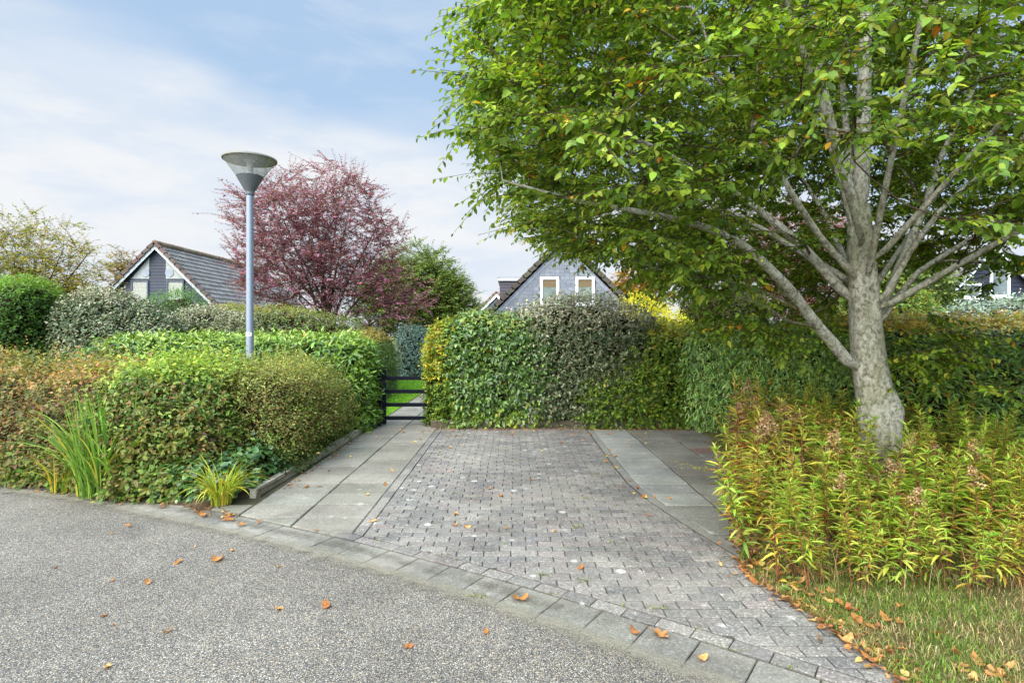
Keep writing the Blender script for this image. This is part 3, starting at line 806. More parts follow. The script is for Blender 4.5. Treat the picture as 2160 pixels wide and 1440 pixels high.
# concrete edgings: things of their own
def edging(name, label, pts, th, h, base):
    mb = MB(); P = np.array(pts, float)
    for a, b in zip(P[:-1], P[1:]):
        d = b-a; Ln = np.linalg.norm(d); d /= Ln; nn = A(-d[1], d[0]); k = 0
        while k < Ln-.05:
            e = min(k+1.0, Ln); p0, p1 = a+d*(k+.003), a+d*(e-.003)
            hh = h+R.normal(0, .004); c = vary(base, .05, .02)
            pts8 = []
            for z, ins in ((-.05, 0), (hh-.012, 0), (hh, .012)):
                pts8 += [(*(p0+nn*ins), z), (*(p1+nn*ins), z), (*(p1+nn*(th-ins)), z), (*(p0+nn*(th-ins)), z)]
            f = [[r*4+i, r*4+(i+1) % 4, r*4+4+(i+1) % 4, r*4+4+i] for r in range(2) for i in range(4)]+[[8, 9, 10, 11]]
            mb.add(pts8, [f], c); k = e
    o = mb.build(name, SLAB); return tag(o, label, 'edging')
edging('concrete_edging', 'weathered low concrete edging between the slab path and the front shrubs', [(-2.60, 10.4), (-2.63, 8.4), (-2.70, 5.98)], -.06, .085, (196, 184, 160))
edging('concrete_edging', 'dark stained concrete edging under the clipped hedge at the drive end', [(-1.5, 10.26), (3.25, 10.26)], .07, .13, (92, 82, 68))
def px(x, y, Y): return A((x-1085)*Y/1210, Y, 1.72+(700-y)*Y/1210)
def near(p, c, r): return np.clip(1-np.linalg.norm((p-np.asarray(c))/np.asarray(r), axis=1), 0, 1)
def ss(x, a, b): t = np.clip((x-a)/(b-a), 0, 1); return t*t*(3-2*t)
nzp = lambda p, s, seed: fbm(p*s, seed, 2)

# ------------------------------------------------------------------ hedge at the end of the drive: four shrubs grown into one another
YEL = [((186, 172, 52), 3), ((164, 162, 48), 4), ((132, 146, 46), 3), ((196, 140, 48), 1)]
HORN = [((96, 124, 40), 4), ((122, 146, 48), 4), ((76, 102, 36), 3), ((150, 158, 56), 1.5)]
DOG = [((72, 100, 46), 4), ((92, 122, 56), 4), ((56, 82, 40), 3), ((116, 142, 66), 2)]
ELA = [((94, 104, 72), 4), ((126, 130, 98), 3), ((70, 88, 54), 4), ((152, 152, 124), 1.6)]
ELA_TOP = [((148, 144, 114), 3), ((166, 160, 134), 2), ((122, 126, 92), 3)]
G = hull([(-1.62, 10.95), (-.35, 10.95)], .68, 1.86, n=4, cap=.45, nz=.10, seed=11)
shrub('clipped_hedge', 'yellowing small-leaved hornbeam hedge end beside the black gate', 'hedge', G, 2600, 6, .058, .62,
      zonecol(HORN, [(lambda p: .12+.52*ss(-p[:, 0], .9, 1.6)*ss(p[:, 2], .3, 1.3), YEL)]), LEAF, tpl=HI, droop=.35, up=.3, slen=.16)
G = hull([(-1.22, 10.93), (.75, 10.93)], .70, 1.93, n=4, cap=.5, nz=.12, seed=12)
shrub('clipped_hedge', 'deep green broad-leaved clipped shrub next to the yellowing hedge end', 'hedge', G, 3200, 6, .085, .5,
      zonecol(DOG, [(lambda p: .55*ss(p[:, 2], 1.6, 1.95), [((120, 140, 60), 3), ((150, 150, 60), 1)]), (lambda p: .03+0*p[:, 0], [((190, 110, 40), 1), ((190, 160, 60), 1)]), (lambda p: .7*ss(.5-p[:, 2], -.2, .4), HORN), (lambda p: .6*ss(p[:, 0]+.35*np.sin(p[:, 2]*4), .1, .9), ELA)]), LEAF_GLOSS, tpl=HI, droop=.7, up=.2, slen=.18)
G = hull([(-.35, 10.98), (2.85, 10.98)], .74, 2.3, n=2.9, cap=1.2, nz=.12, seed=13, hfun=lambda t: np.interp(t, [0, .15, .35, .6, .85, 1], [.8, .9, .99, 1, .9, .76]))
shrub('oleaster_bush', 'domed grey-leaved oleaster bulging above the middle of the drive hedge', 'hedge', G, 5200, 6, .062, .44,
      zonecol(ELA, [(lambda p: .9*ss(p[:, 2], 1.55, 2.15), ELA_TOP)]), LEAF_GREY, tpl=HI, droop=.25, up=.5, slen=.2)
G = hull([(1.15, 10.9), (3.55, 10.9)], .70, 1.76, n=4.2, cap=.45, nz=.11, seed=14, hfun=lambda t: np.interp(t, [0, .35, .6, 1], [.55, .72, .97, 1]))
shrub('clipped_hedge', 'lime green hornbeam hedge between the grey bush and the right-hand corner', 'hedge', G, 3600, 6, .06, .62,
      zonecol(HORN, [(lambda p: .75*ss(p[:, 2], 1.35, 1.75), YEL)]), LEAF, tpl=HI, droop=.4, up=.15, slen=.2)
# right-hand hedges
BAM = [((126, 158, 70), 4), ((100, 134, 60), 3), ((156, 182, 96), 3), ((80, 110, 52), 2)]
G = hull([(3.35, 10.55), (4.35, 9.55), (5.35, 9.0)], .6, 1.80, n=4, cap=.4, nz=.14, seed=15)
shrub('clipped_hedge', 'hedge of narrow drooping leaves at the corner behind the dried plumes', 'hedge', G, 4800, 6, .085, .26,
      zonecol(BAM, [(lambda p: .6*ss(p[:, 2], 1.6, 1.85), [((160, 170, 70), 1), ((130, 156, 60), 2)])]), LEAF_GLOSS, tpl=HI, droop=.9, up=.1, slen=.2)
G = hull([(4.9, 9.3), (7.2, 9.4), (12.5, 9.6)], .7, 1.86, n=4, cap=.5, nz=.08, seed=16)
shrub('clipped_hedge', 'long flat-topped hedge with yellow top leaves running behind the big tree', 'hedge', G, 6000, 6, .07, .5,
      zonecol([((100, 130, 54), 4), ((124, 152, 62), 3), ((80, 108, 46), 3)], [(lambda p: .95*ss(p[:, 2], 1.62, 1.8), [((214, 184, 60), 4), ((196, 150, 56), 2), ((150, 160, 60), 2)])]), LEAF_GLOSS, tpl=HI, droop=.4, up=.25, slen=.2)
G = hull([(4.9, 7.7), (6.6, 7.6), (9.5, 7.4)], .62, 1.42, n=2.8, cap=.9, nz=.25, nscale=2.2, seed=17)
shrub('loose_shrub', 'loose dark green shrub with orange flecks right of the tree trunk', 'shrub', G, 3400, 6, .085, .34,
      zonecol([((92, 122, 50), 4), ((118, 146, 60), 3), ((74, 100, 44), 3)], [(lambda p: .10+0*p[:, 0], [((190, 120, 50), 1), ((196, 160, 60), 1)])]), LEAF_GLOSS, tpl=HI, droop=.45, up=.5, slen=.26, depth=.2)
G = hull([(9.4, 12.6), (14.5, 12.6)], 1.0, 2.35, n=2.6, cap=1.5, nz=.2, seed=18)
shrub('oleaster_bush', 'silvery grey bush in front of the dark clad house', 'shrub', G, 4200, 6, .075, .4,
      zonecol([((150, 160, 138), 3), ((118, 136, 108), 3), ((180, 186, 164), 2)], []), LEAF_GREY, up=.6, slen=.22)
G = hull([(2.35, 13.2), (4.0, 13.3)], .85, 2.55, n=2.4, cap=.8, nz=.3, nscale=2.2, seed=19, hfun=lambda t: np.interp(t, [0, .3, .55, .75, 1], [1.0, .98, .84, .9, .8]))
shrub('golden_shrub', 'bright golden yellow shrub behind the drive hedge below the grey house', 'shrub', G, 2600, 6, .055, .4,
      zonecol([((236, 222, 54), 4), ((218, 210, 54), 3), ((190, 190, 54), 2)], []), LEAF, up=.7, slen=.2, droop=0, core=(70, 64, 24))

# ------------------------------------------------------------------ left side: laurel hedge and the mixed front shrubs
LAU = [((84, 116, 40), 4), ((62, 92, 38), 4), ((112, 142, 52), 3)]
G = hull([(-7.7, 10.6), (-5.2, 10.25), (-2.6, 10.12)], .6, 1.55, n=4.2, cap=.4, nz=.07, seed=21, hfun=lambda t: np.interp(t, [0, .12, .3, 1], [.9, .97, 1, 1]))
shrub('laurel_hedge', 'clipped bright green laurel hedge behind the street lamp, ending at the gate', 'hedge', G, 3800, 6, .105, .36,
      zonecol(LAU, [(lambda p: .92*ss(p[:, 2], 1.38, 1.62), [((134, 160, 60), 3), ((118, 144, 54), 3), ((150, 170, 82), 1)]), (lambda p: .55*ss(p[:, 0], -4.2, -2.4), [((136, 166, 58), 2), ((110, 142, 50), 2)]), (lambda p: .008+0*p[:, 0], [((220, 150, 40), 1)])]), LEAF_GLOSS, tpl=HI, droop=.2, up=.3, slen=.17)
GRN = [((98, 124, 50), 4), ((120, 144, 60), 3), ((78, 104, 46), 3), ((146, 164, 72), 2)]
BRN = [((126, 110, 54), 4), ((108, 114, 52), 5), ((144, 112, 64), 3), ((88, 98, 46), 3), ((96, 66, 44), 2)]
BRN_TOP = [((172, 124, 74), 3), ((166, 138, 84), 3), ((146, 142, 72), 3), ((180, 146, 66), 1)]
G = hull([(-10.2, 8.35), (-7, 7.85), (-4.25, 7.15)], 1.02, 1.24, n=3.3, cap=.9, nz=.28, nscale=1.6, seed=22)
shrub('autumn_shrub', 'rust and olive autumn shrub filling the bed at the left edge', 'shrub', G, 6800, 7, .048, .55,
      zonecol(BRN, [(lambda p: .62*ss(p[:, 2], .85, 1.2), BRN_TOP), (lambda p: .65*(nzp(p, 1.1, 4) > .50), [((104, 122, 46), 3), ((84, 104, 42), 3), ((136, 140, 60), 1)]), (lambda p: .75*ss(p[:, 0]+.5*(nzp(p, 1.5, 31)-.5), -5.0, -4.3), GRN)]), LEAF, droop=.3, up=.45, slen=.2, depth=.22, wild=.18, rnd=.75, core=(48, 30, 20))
GRN = [((98, 124, 50), 4), ((120, 144, 60), 3), ((78, 104, 46), 3), ((146, 164, 72), 2)]
G = hull([(-4.75, 7.25), (-4.0, 7.0), (-3.35, 7.1)], 1.04, 1.23, n=3.2, cap=.9, nz=.28, nscale=1.7, seed=23)
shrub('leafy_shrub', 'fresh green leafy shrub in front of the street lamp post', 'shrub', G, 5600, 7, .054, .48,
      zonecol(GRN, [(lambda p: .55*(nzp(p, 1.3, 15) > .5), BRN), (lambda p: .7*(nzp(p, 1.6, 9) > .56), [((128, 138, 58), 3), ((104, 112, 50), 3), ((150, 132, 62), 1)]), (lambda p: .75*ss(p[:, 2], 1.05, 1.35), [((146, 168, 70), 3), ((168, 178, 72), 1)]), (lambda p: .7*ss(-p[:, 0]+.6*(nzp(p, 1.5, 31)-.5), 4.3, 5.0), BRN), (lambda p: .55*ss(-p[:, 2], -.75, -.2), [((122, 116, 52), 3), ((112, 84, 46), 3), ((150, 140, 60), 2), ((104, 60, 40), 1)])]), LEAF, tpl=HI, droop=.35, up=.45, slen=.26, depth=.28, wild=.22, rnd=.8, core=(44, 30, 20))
OLV = [((146, 150, 72), 3), ((118, 128, 58), 4), ((98, 108, 52), 3), ((146, 124, 72), 1.6)]
G = hull([(-3.42, 6.75), (-3.3, 8.2), (-3.26, 9.5)], .68, 1.2, n=2.8, cap=.6, nz=.26, nscale=1.8, seed=24, hfun=lambda t: np.interp(t, [0, .35, .75, 1], [.86, 1, .97, .9]))
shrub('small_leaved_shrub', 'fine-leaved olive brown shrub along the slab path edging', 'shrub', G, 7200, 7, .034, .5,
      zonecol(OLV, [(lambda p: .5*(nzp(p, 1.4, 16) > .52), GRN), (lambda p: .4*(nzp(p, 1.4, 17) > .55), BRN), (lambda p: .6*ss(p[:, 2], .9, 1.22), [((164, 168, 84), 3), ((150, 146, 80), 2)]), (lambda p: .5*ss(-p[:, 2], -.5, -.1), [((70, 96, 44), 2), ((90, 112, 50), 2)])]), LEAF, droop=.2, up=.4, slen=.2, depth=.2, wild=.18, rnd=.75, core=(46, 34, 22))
G = hull([(-4.1, 6.24), (-3.4, 5.98), (-2.98, 6.0), (-2.95, 7.6)], .22, .34, n=2.2, cap=.3, nz=.1, nscale=3, seed=25)
shrub('ivy', 'low dark ivy creeping along the foot of the green shrub', 'ivy', G, 620, 6, .055, .85,
      zonecol([((62, 94, 48), 3), ((84, 116, 58), 3), ((50, 76, 40), 2), ((108, 130, 66), 1)], []), LEAF_GLOSS, tpl=HI, droop=.5, up=.5, slen=.12, shrink=.09, core=(40, 34, 22))
G = hull([(-7.2, 7.1), (-5.6, 6.64), (-4.2, 6.14), (-3.3, 5.9)], .22, .30, n=2.2, cap=.4, nz=.16, nscale=3, seed=26)
shrub('bramble', 'low straggling green undergrowth at the road edge below the rust shrub', 'undergrowth', G, 1300, 6, .05, .65,
      zonecol([((96, 124, 50), 3), ((122, 136, 60), 3), ((120, 104, 52), 2)], []), LEAF, tpl=HI, droop=.4, up=.5, slen=.14, shrink=.1)

# ------------------------------------------------------------------ garden planting behind the hedges
def bush(nm, lb, sp, w_, h_, n_, ln, pal_, lm=LEAF, seed=0, top=None, cat='shrub', hfun=None, **kw):
    kw.setdefault('up', .4)
    G = hull(sp, w_, h_, n=kw.pop('nn', 2.6), cap=kw.pop('cap', 1.0), nz=kw.pop('nz', .16), seed=seed, hfun=hfun)
    z = [(lambda p: .85*ss(p[:, 2], h_*.78, h_*.98), top)] if top else []
    return shrub(nm, lb, cat, G, n_, 6, ln, kw.pop('wr', .5), zonecol(pal_, z), lm, **kw)
bush('dense_shrub', 'tall dense bright green shrub at the far left of the hedges', [(-11.6, 11.6), (-9.25, 11.4)], .95, 2.74, 5200, .06, [((74, 106, 38), 4), ((58, 88, 34), 3), ((98, 130, 44), 3)], LEAF, 31, [((116, 150, 44), 3), ((96, 132, 42), 2)], cap=.6, nn=3.6)
bush('oleaster_bush', 'grey-green oleaster between the bright shrub and the blue clad house', [(-9.3, 11.7), (-6.9, 11.9)], .85, 2.62, 4600, .062, ELA, LEAF_GREY, 32, ELA_TOP, hfun=lambda t: np.interp(t, [0, .2, .5, 1], [.98, 1, .94, .78]), cap=1.1)
bush('oleaster_bush', 'lower tan-topped oleaster sloping down below the juniper', [(-7.7, 12.7), (-5.6, 13.0)], .8, 2.28, 3400, .055, [((136, 134, 96), 3), ((108, 112, 76), 3), ((84, 96, 62), 2)], LEAF_GREY, 33, ELA_TOP, hfun=lambda t: np.interp(t, [0, 1], [1, .9]))
bush('mixed_hedge', 'mixed green and olive hedge below the purple tree', [(-7.6, 14.2), (-5.0, 14.4), (-4.0, 15.2)], .8, 2.42, 4800, .055, [((88, 112, 50), 3), ((118, 130, 66), 3), ((120, 124, 96), 2), ((150, 110, 70), .6)], LEAF, 34, [((150, 158, 60), 2), ((128, 136, 70), 2), ((160, 130, 80), 1)], hfun=lambda t: np.interp(t, [0, .5, 1], [1, .93, .78]), cat='hedge')
bush('juniper', 'feathery green juniper in front of the blue clad house', [(-10.4, 15.2), (-8.0, 15.1)], .8, 2.74, 3000, .07, [((74, 112, 58), 3), ((56, 90, 50), 3), ((104, 140, 74), 2)], LEAF, 35, [((112, 148, 76), 2), ((88, 128, 66), 2)], nz=.2, wr=.22, slen=.22, up=.25, droop=-.1, spread=.45, hfun=lambda t: np.interp(t, [0, .3, .75, 1], [.84, .86, 1, .85]))
bush('garden_hedge', 'green garden hedge with tan shoulder left of the garden path', [(-3.75, 12.8), (-3.9, 15.2), (-4.3, 18)], .62, 1.68, 3600, .05, [((82, 108, 48), 3), ((104, 124, 54), 3), ((62, 88, 44), 3)], LEAF, 36, [((176, 146, 84), 2), ((132, 136, 70), 2)], cat='hedge', cap=.5)
bush('garden_hedge', 'blue-grey leaved shrub at the far end of the garden', [(-4.6, 22.6), (-3.3, 22.8)], .7, 1.95, 2200, .06, [((104, 126, 112), 3), ((80, 104, 88), 3), ((128, 146, 128), 1)], LEAF_GREY, 37, cap=.6, nn=3.5)
bush('round_shrub', 'small rounded brown shrub at the lawn edge left of the path', [(-4.55, 19.8), (-4.2, 19.8)], .42, 1.02, 800, .05, [((132, 110, 66), 3), ((110, 104, 58), 2), ((150, 120, 70), 1)], LEAF, 38, cap=.4)
bush('round_shrub', 'small rounded tan and green shrub where the garden path ends', [(-4.0, 23.0), (-3.0, 23.0)], .55, 1.0, 900, .05, [((140, 118, 74), 3), ((104, 112, 58), 3), ((120, 134, 66), 1)], LEAF, 39, cap=.5)
bush('garden_hedge', 'brown-leaved clipped hedge end deep in the garden', [(-2.9, 24.2), (-1.2, 24.4)], .6, 2.0, 1500, .06, [((146, 112, 76), 3), ((120, 110, 64), 2)], LEAF, 40, cap=.5, nn=3.5)
bush('dark_shrub', 'dark olive shrub behind the right part of the drive hedge', [(4.5, 15.2), (6.8, 15.6)], 1.1, 2.9, 2600, .07, [((92, 98, 50), 3), ((70, 78, 44), 3), ((112, 80, 66), 1.5)], LEAF, 41, nz=.35)
bush('green_shrub', 'mid green shrub seen just right of the big trunk', [(8.4, 14.2), (10.6, 15.0)], 1.1, 2.9, 2600, .08, [((96, 128, 52), 3), ((124, 146, 60), 3), ((170, 150, 60), 1)], LEAF, 42, nz=.35)
bush('yellow_shrub', 'low yellow-green thicket left of the blue clad house', [(-17.6, 20.6), (-13.8, 21.2)], 1.3, 3.7, 3000, .09, [((170, 148, 50), 3), ((140, 138, 52), 3), ((196, 160, 60), 2)], LEAF, 43, nz=.45, hfun=lambda t: np.interp(t, [0, .4, 1], [1, .92, .7]), slen=.4, depth=.5)

# ------------------------------------------------------------------ the big hornbeam
def tree(name, label, limbs, limb_r, tips, bark, colfun, ln, wr, subs, per, twl, leafmat, tpl=LO, step=.3, rtip=.006, expo=2.2, twigs=True, trunk=None, maxr=.12, planar=.6, droop=.3, angw=.9, up=0.0, bc=(90, 80, 70), tw_r=.0025, sag=0.0, origin=None, late=0):
    base = np.array(limbs[0][0][0]); o = A(base[0], base[1], 0)
    root = empty(name, o); tag(root, label, 'tree')
    P, D, par, rad, tn, order = grow(limbs, tips, step, rtip, expo, angw, sag, maxr, origin, late)
    # give limbs their own thickness
    for (pts, pl), (r0, r1) in zip(limbs, limb_r):
        pts = np.array(pts, float)
        seg = np.linalg.norm(np.diff(pts, axis=0), axis=1); Lc = np.concatenate([[0], np.cumsum(seg)])
        for s in np.linspace(0, Lc[-1], max(3, int(Lc[-1]/step)+1)):
            q = A(*[np.interp(s, Lc, pts[:, k]) for k in range(3)])
            d = np.linalg.norm(P-q, axis=1); k = int(np.argmin(d))
            if d[k] < .05: rad[k] = max(min(rad[k], r0), r0+(r1-r0)*s/Lc[-1])
    if trunk is not None:
        tb = MB(); tp, tr = trunk
        seg = np.linalg.norm(np.diff(tp, axis=0), axis=1); Lc = np.concatenate([[0], np.cumsum(seg)])
        t = np.linspace(0, Lc[-1], 60); Q = np.stack([np.interp(t, Lc, tp[:, k]) for k in range(3)], 1); r = np.interp(t, Lc, tr)
        ker = np.array([.25, .5, .25])
        for _ in range(6):
            Q[1:-1] = Q[:-2]*.25+Q[1:-1]*.5+Q[2:]*.25; r[1:-1] = r[:-2]*.25+r[1:-1]*.5+r[2:]*.25
        S = 28; a = np.linspace(0, 2*PI, S, endpoint=False)
        ring = Q[:, None]+r[:, None, None]*np.stack([np.cos(a), np.sin(a), a*0], -1)[None]
        c = Q[:, None]
        nv = fbm(np.stack([np.cos(a)[None]*2.2+0*t[:, None], np.sin(a)[None]*2.2+0*t[:, None], t[:, None]*1.1+0*a[None]], -1), 77, 3)-.5
        fl = np.exp(-t/.25)[:, None]*(.18*np.cos(a*5+.6))[None]
        ring = c+(ring-c)*(1+nv*.2+fl)[..., None]
        # swelling of an old pruning wound on the right flank, low on the trunk
        kn = ring.reshape(-1, 3); dk = np.linalg.norm((kn-A(3.96, 5.9, .93))/A(.16, .25, .3), axis=1); kn = kn+nrm(kn-np.repeat(Q, S, 0))*(np.clip(1-dk, 0, 1)**1.5*.055)[:, None]
        dk = np.linalg.norm((kn-A(3.86, 5.82, .5))/A(.12, .2, .12), axis=1); kn = kn+nrm(kn-np.repeat(Q, S, 0))*((np.clip(1-dk, 0, 1))*(np.sin(dk*9))*.03)[:, None]
        i = np.arange(len(t)-1)[:, None]*S; j = np.arange(S)[None]
        tb.add(kn, [np.stack([i+j, i+(j+1) % S, i+S+(j+1) % S, i+S+j], -1).reshape(-1, 4)], (.4, .4, .4))
        tb.build('trunk', bark, root, smooth=True, origin=o)
    bm_ = MB(); draw_branches(bm_, P, par, rad, srgb(*bc))
    tips_ = P[tn]; dirs = D[tn]
    lm = MB()
    sprays(lm, bm_ if twigs else None, tips_, dirs, per, ln, wr, colfun, twl, subs, planar, droop, tpl, sj=.2, up=up, tw_r=tw_r)
    bm_.build('branches' if trunk is not None else 'trunk', [bark, TWIG, LIMB if trunk is not None else bark], root, smooth=True, origin=o)
    lm.build('crown', leafmat, root, origin=o, smooth=True)
    return root

TP = np.array([(3.89, 6, -.06), (3.86, 6, .3), (3.818, 6, .728), (3.79, 6, .966), (3.71, 6, 1.368), (3.67, 6, 1.839), (3.65, 6, 2.275), (3.615, 6, 2.71), (3.61, 6, 3.05)])
TR = np.array([.235, .212, .198, .190, .166, .152, .136, .122, .10])
def pl(*a): return np.array([px(*q) for q in a])
limbs = [(TP, None),
 (np.array([(3.61, 6, 2.95), px(1821, 253, 6), (3.75, 6.1, 5.5), (3.7, 6.2, 7.4)]), 0),
 (np.array([(3.60, 5.97, 2.7), px(1756, 289, 5.95), (2.95, 5.9, 5.15), (2.7, 6, 6.6)]), 0),
 (np.array([(3.62, 6.06, 2.6), (3.9, 6.8, 4.5), (4.1, 7.3, 6.4)]), 0),
 (pl((1808, 790, 5.98), (1770, 738, 5.9), (1717, 679, 5.8), (1681, 630, 5.65), (1653, 595, 5.5), (1576, 521, 5.35), (1500, 482, 5.2), (1400, 455, 5.1), (1213, 423, 5.0), (1060, 380, 5.0)), 0),
 (pl((1717, 679, 5.8), (1680, 685, 5.6), (1646, 669, 5.4), (1611, 644, 5.2), (1550, 625, 5.0)), 0),
 (pl((1692, 655, 5.7), (1618, 620, 5.65), (1541, 591, 5.6), (1453, 583, 5.5), (1380, 565, 5.4)), 0),
 (pl((1800, 640, 6), (1769, 605, 6.1), (1717, 546, 6.2), (1681, 507, 6.3), (1560, 410, 6.5), (1380, 310, 6.7), (1150, 210, 6.9)), 0),
 (pl((1800, 600, 5.95), (1783, 560, 5.9), (1734, 507, 5.8), (1670, 410, 5.5), (1580, 240, 5.2), (1450, 100, 5.0)), 0),
 (pl((1845, 680, 6), (1865, 640, 6.05), (1893, 570, 6.1), (1921, 507, 6.15), (1955, 426, 6.2), (1980, 343, 6.3), (2049, 195, 6.4), (2096, 115, 6.5), (2150, -60, 6.6)), 0),
 (pl((1850, 660, 6), (1870, 620, 5.9), (1926, 520, 5.8), (1987, 440, 5.7), (2063, 370, 5.6), (2132, 307, 5.5), (2300, 200, 5.4)), 0),
 (pl((1850, 700, 6), (1880, 640, 6.1), (1940, 570, 6.2), (2034, 512, 6.5), (2160, 444, 7), (2350, 350, 7.3)), 0),
 (np.array([(3.65, 5.95, 2.2), (3.4, 5.2, 3.2), (3.1, 4.3, 4.3), (2.9, 3.2, 5.2)]), 0),
 (np.array([(3.67, 5.9, 2.4), (4.2, 5.0, 3.5), (4.8, 3.8, 4.6)]), 0),
 (np.array([(3.62, 5.9, 2.5), (2.9, 5.2, 3.4), (2.0, 4.3, 4.3), (1.3, 3.5, 4.9)]), 0),
 (np.array([(3.68, 6.1, 2.1), (3.9, 7.2, 3.2), (4.2, 8.6, 4.2), (4.4, 9.8, 4.8)]), 0),
 (np.array([(3.66, 6.1, 2.2), (2.8, 7.2, 3.2), (1.6, 8.3, 4.0), (.7, 8.8, 4.6)]), 0),
 (np.array([(3.7, 6.1, 2.0), (5, 7.2, 3.0), (6.3, 8.4, 4)]), 0),
 (np.array([(3.7, 5.95, 1.9), (5.2, 5.5, 2.9), (6.8, 5.2, 3.8), (8.0, 5.0, 4.4)]), 0)]
LR = [(.11, .06), (.085, .025), (.075, .025), (.05, .02), (.064, .009), (.019, .006), (.025, .007), (.055, .010), (.04, .010), (.05, .010), (.036, .010), (.034, .010), (.034, .010), (.034, .010), (.036, .010), (.04, .010), (.04, .010), (.036, .010), (.036, .010)]
def crown_tips(n):
    out = []
    zs = [1.55, 1.9, 2.3, 2.7, 3.1, 3.7, 4.2, 4.8, 5.3, 6.5, 7.8, 8.6]; rs = [.9, 1.7, 2.7, 3.6, 4.2, 4.6, 4.75, 4.5, 4.2, 3.4, 1.9, .3]
    while len(out) < n:
        z = R.uniform(1.55, 8.6); r = np.interp(z, zs, rs)
        if R.random() > (r/4.75)**1.6: continue
        a = R.uniform(0, 2*PI); f = R.random()**.45
        lob = .84+.34*vn(np.array([[math.cos(a)*2.4+9, math.sin(a)*2.4+9, z*1.15]]), 3)[0]
        p = A(3.7+math.cos(a)*r*f*lob, 6+math.sin(a)*r*f*lob, z)
        if f < .45 and R.random() < .5: continue
        if f > .35 and vn(p[None]*1.5, 19)[0] < .27: continue     # gaps between the layers
        # lower edge of the crown as seen over the hedge: rises away from the trunk
        if p[2] < 1.6 and abs(p[0]-3.7) < .35 and p[1] < 6.1: continue
        if p[1] < 5.8 and abs(p[0]-3.7-.0) < .55 and p[2] < 2.5: continue   # keep the trunk in view
        sx_ = 1085+1210*p[0]/p[1]; sy_ = 700-1210*(p[2]-1.72)/p[1]
        if p[1] < 3.0: continue
        if sx_ < np.interp(sy_, [-400, -50, 60, 200, 300, 400, 480], [1080, 1060, 1010, 985, 1005, 1060, 1130])+R.normal(0, 16): continue
        if sx_ < 1560 and sy_ > np.interp(sx_, [900, 985, 1085, 1140, 1300, 1400, 1560], [325, 400, 475, 515, 535, 592, 662]): continue
        if sx_ > 1840 and sy_ > 560+.0*sx_ and R.random() < .93: continue
        if sx_ <= 1870 and sy_ > 650 and R.random() < .8: continue
        if sy_ < -60 and R.random() < .6: continue  # unseen crown above the frame thinned to let more light onto the hedges
        if p[1] < 5.85 and 1560 < sx_ < 2010 and sy_ > 330+.35*abs(sx_-1800): continue
        out.append(p)
    return np.array(out)
tips = crown_tips(2750)
low = np.array([(4.2+R.normal(0, .22), 5.75+R.normal(0, .25), R.uniform(1.2, 1.75)) for _ in range(12)]+[(2.75+R.normal(0, .35), 6.6+R.normal(0, .25), R.uniform(1.6, 2.0)) for _ in range(14)])
tips = np.concatenate([tips, low])
HB = [((110, 136, 42), 4), ((90, 118, 36), 4), ((130, 152, 48), 3), ((76, 104, 34), 2), ((152, 164, 60), 1.4)]
def hbcol(p, idx, f):
    c = pal(len(p), HB, .2, .06); u = R.random(idx.max()+1)[idx]
    k = (R.random(len(p)) < .007) | ((u < .02) & (R.random(len(p)) < .5)); c[k] = pal(int(k.sum()), [((206, 160, 40), 2), ((196, 120, 40), 1), ((180, 170, 60), 2)])
    y_ = (u > .86) & ~k; c[y_] = pal(int(y_.sum()), [((128, 152, 40), 2), ((150, 164, 52), 1)])
    return c
tree('hornbeam_tree', 'large multi-limbed green tree with thick grey trunk in the right-hand bed', limbs, LR, tips, BARK, hbcol, .067, .54, 7, 13, .44, LEAF, HI, step=.22, rtip=.0026, expo=2.5, trunk=(TP, TR), maxr=.03, origin=(3.6, 6, 2.6), late=26, planar=.65, droop=.45, bc=(110, 100, 86))

# ------------------------------------------------------------------ trees further back
def ell_tips(n, c, r, f0=.35, zmin=None, seed=1, lob=.3):
    o = []
    while len(o) < n:
        d = rvec(1)[0]; f = R.random()**f0
        k = 1-lob/2+lob*vn((d*2.2+7)[None], seed)[0]
        p = np.array(c)+d*np.array(r)*f*k
        if zmin is not None and p[2] < zmin+.25*abs(p[0]-c[0]): continue
        o.append(p)
    return np.array(o)
PUR = [((150, 88, 112), 4), ((130, 78, 98), 3), ((170, 108, 132), 3), ((166, 132, 146), 2.8), ((126, 98, 98), 1.6)]
b = px(690, 700, 17); bx = b[0]
limbs = [(np.array([(bx, 17, 0), (bx-.05, 17, 1.2), (bx-.1, 17, 2.4), (bx-.15, 17, 3.6)]), None)]
for e in [(-2.6, .3, 4.4), (-1.6, -.6, 5.4), (-.6, .4, 6.2), (.5, -.4, 5.8), (1.5, .5, 5.2), (2.3, -.2, 4.0), (-2.7, -.4, 3.2), (2.5, .3, 2.9), (.4, .9, 5.6), (-.8, -1.2, 4.8)]:
    z0 = R.uniform(.6, 2.2) if e[0] > .3 else R.uniform(1.2, 2.4)
    limbs.append((np.array([(bx, 17, z0), (bx+e[0]*.35, 17+e[1]*.4, z0+(e[2]-z0)*.45), (bx+e[0], 17+e[1], e[2])]), 0))
def pcol(p, idx, f): return pal(len(p), PUR, .2, .07)
tree('purple_tree', 'round purple-leaved plum tree behind the street lamp', limbs, [(.11, .05)]+[(.05, .010)]*10, np.concatenate([ell_tips(1050, (bx-.35, 17, 4.25), (2.5, 2.2, 2.5), .38, 1.6, 5), ell_tips(85, (bx+1.9, 16.8, 2.75), (1.3, 1.0, .9), .5, None, 6)]), BARK_DARK, pcol, .076, .55, 4, 12, .55, LEAF, LO, step=.4, rtip=.0032, planar=.1, droop=.2, up=.35, bc=(60, 50, 42), tw_r=.004, maxr=.05)
GT = [((112, 132, 60), 4), ((88, 112, 52), 4), ((134, 150, 74), 3), ((152, 160, 90), 1)]
def gcol(p, idx, f): return pal(len(p), GT, .2, .07)
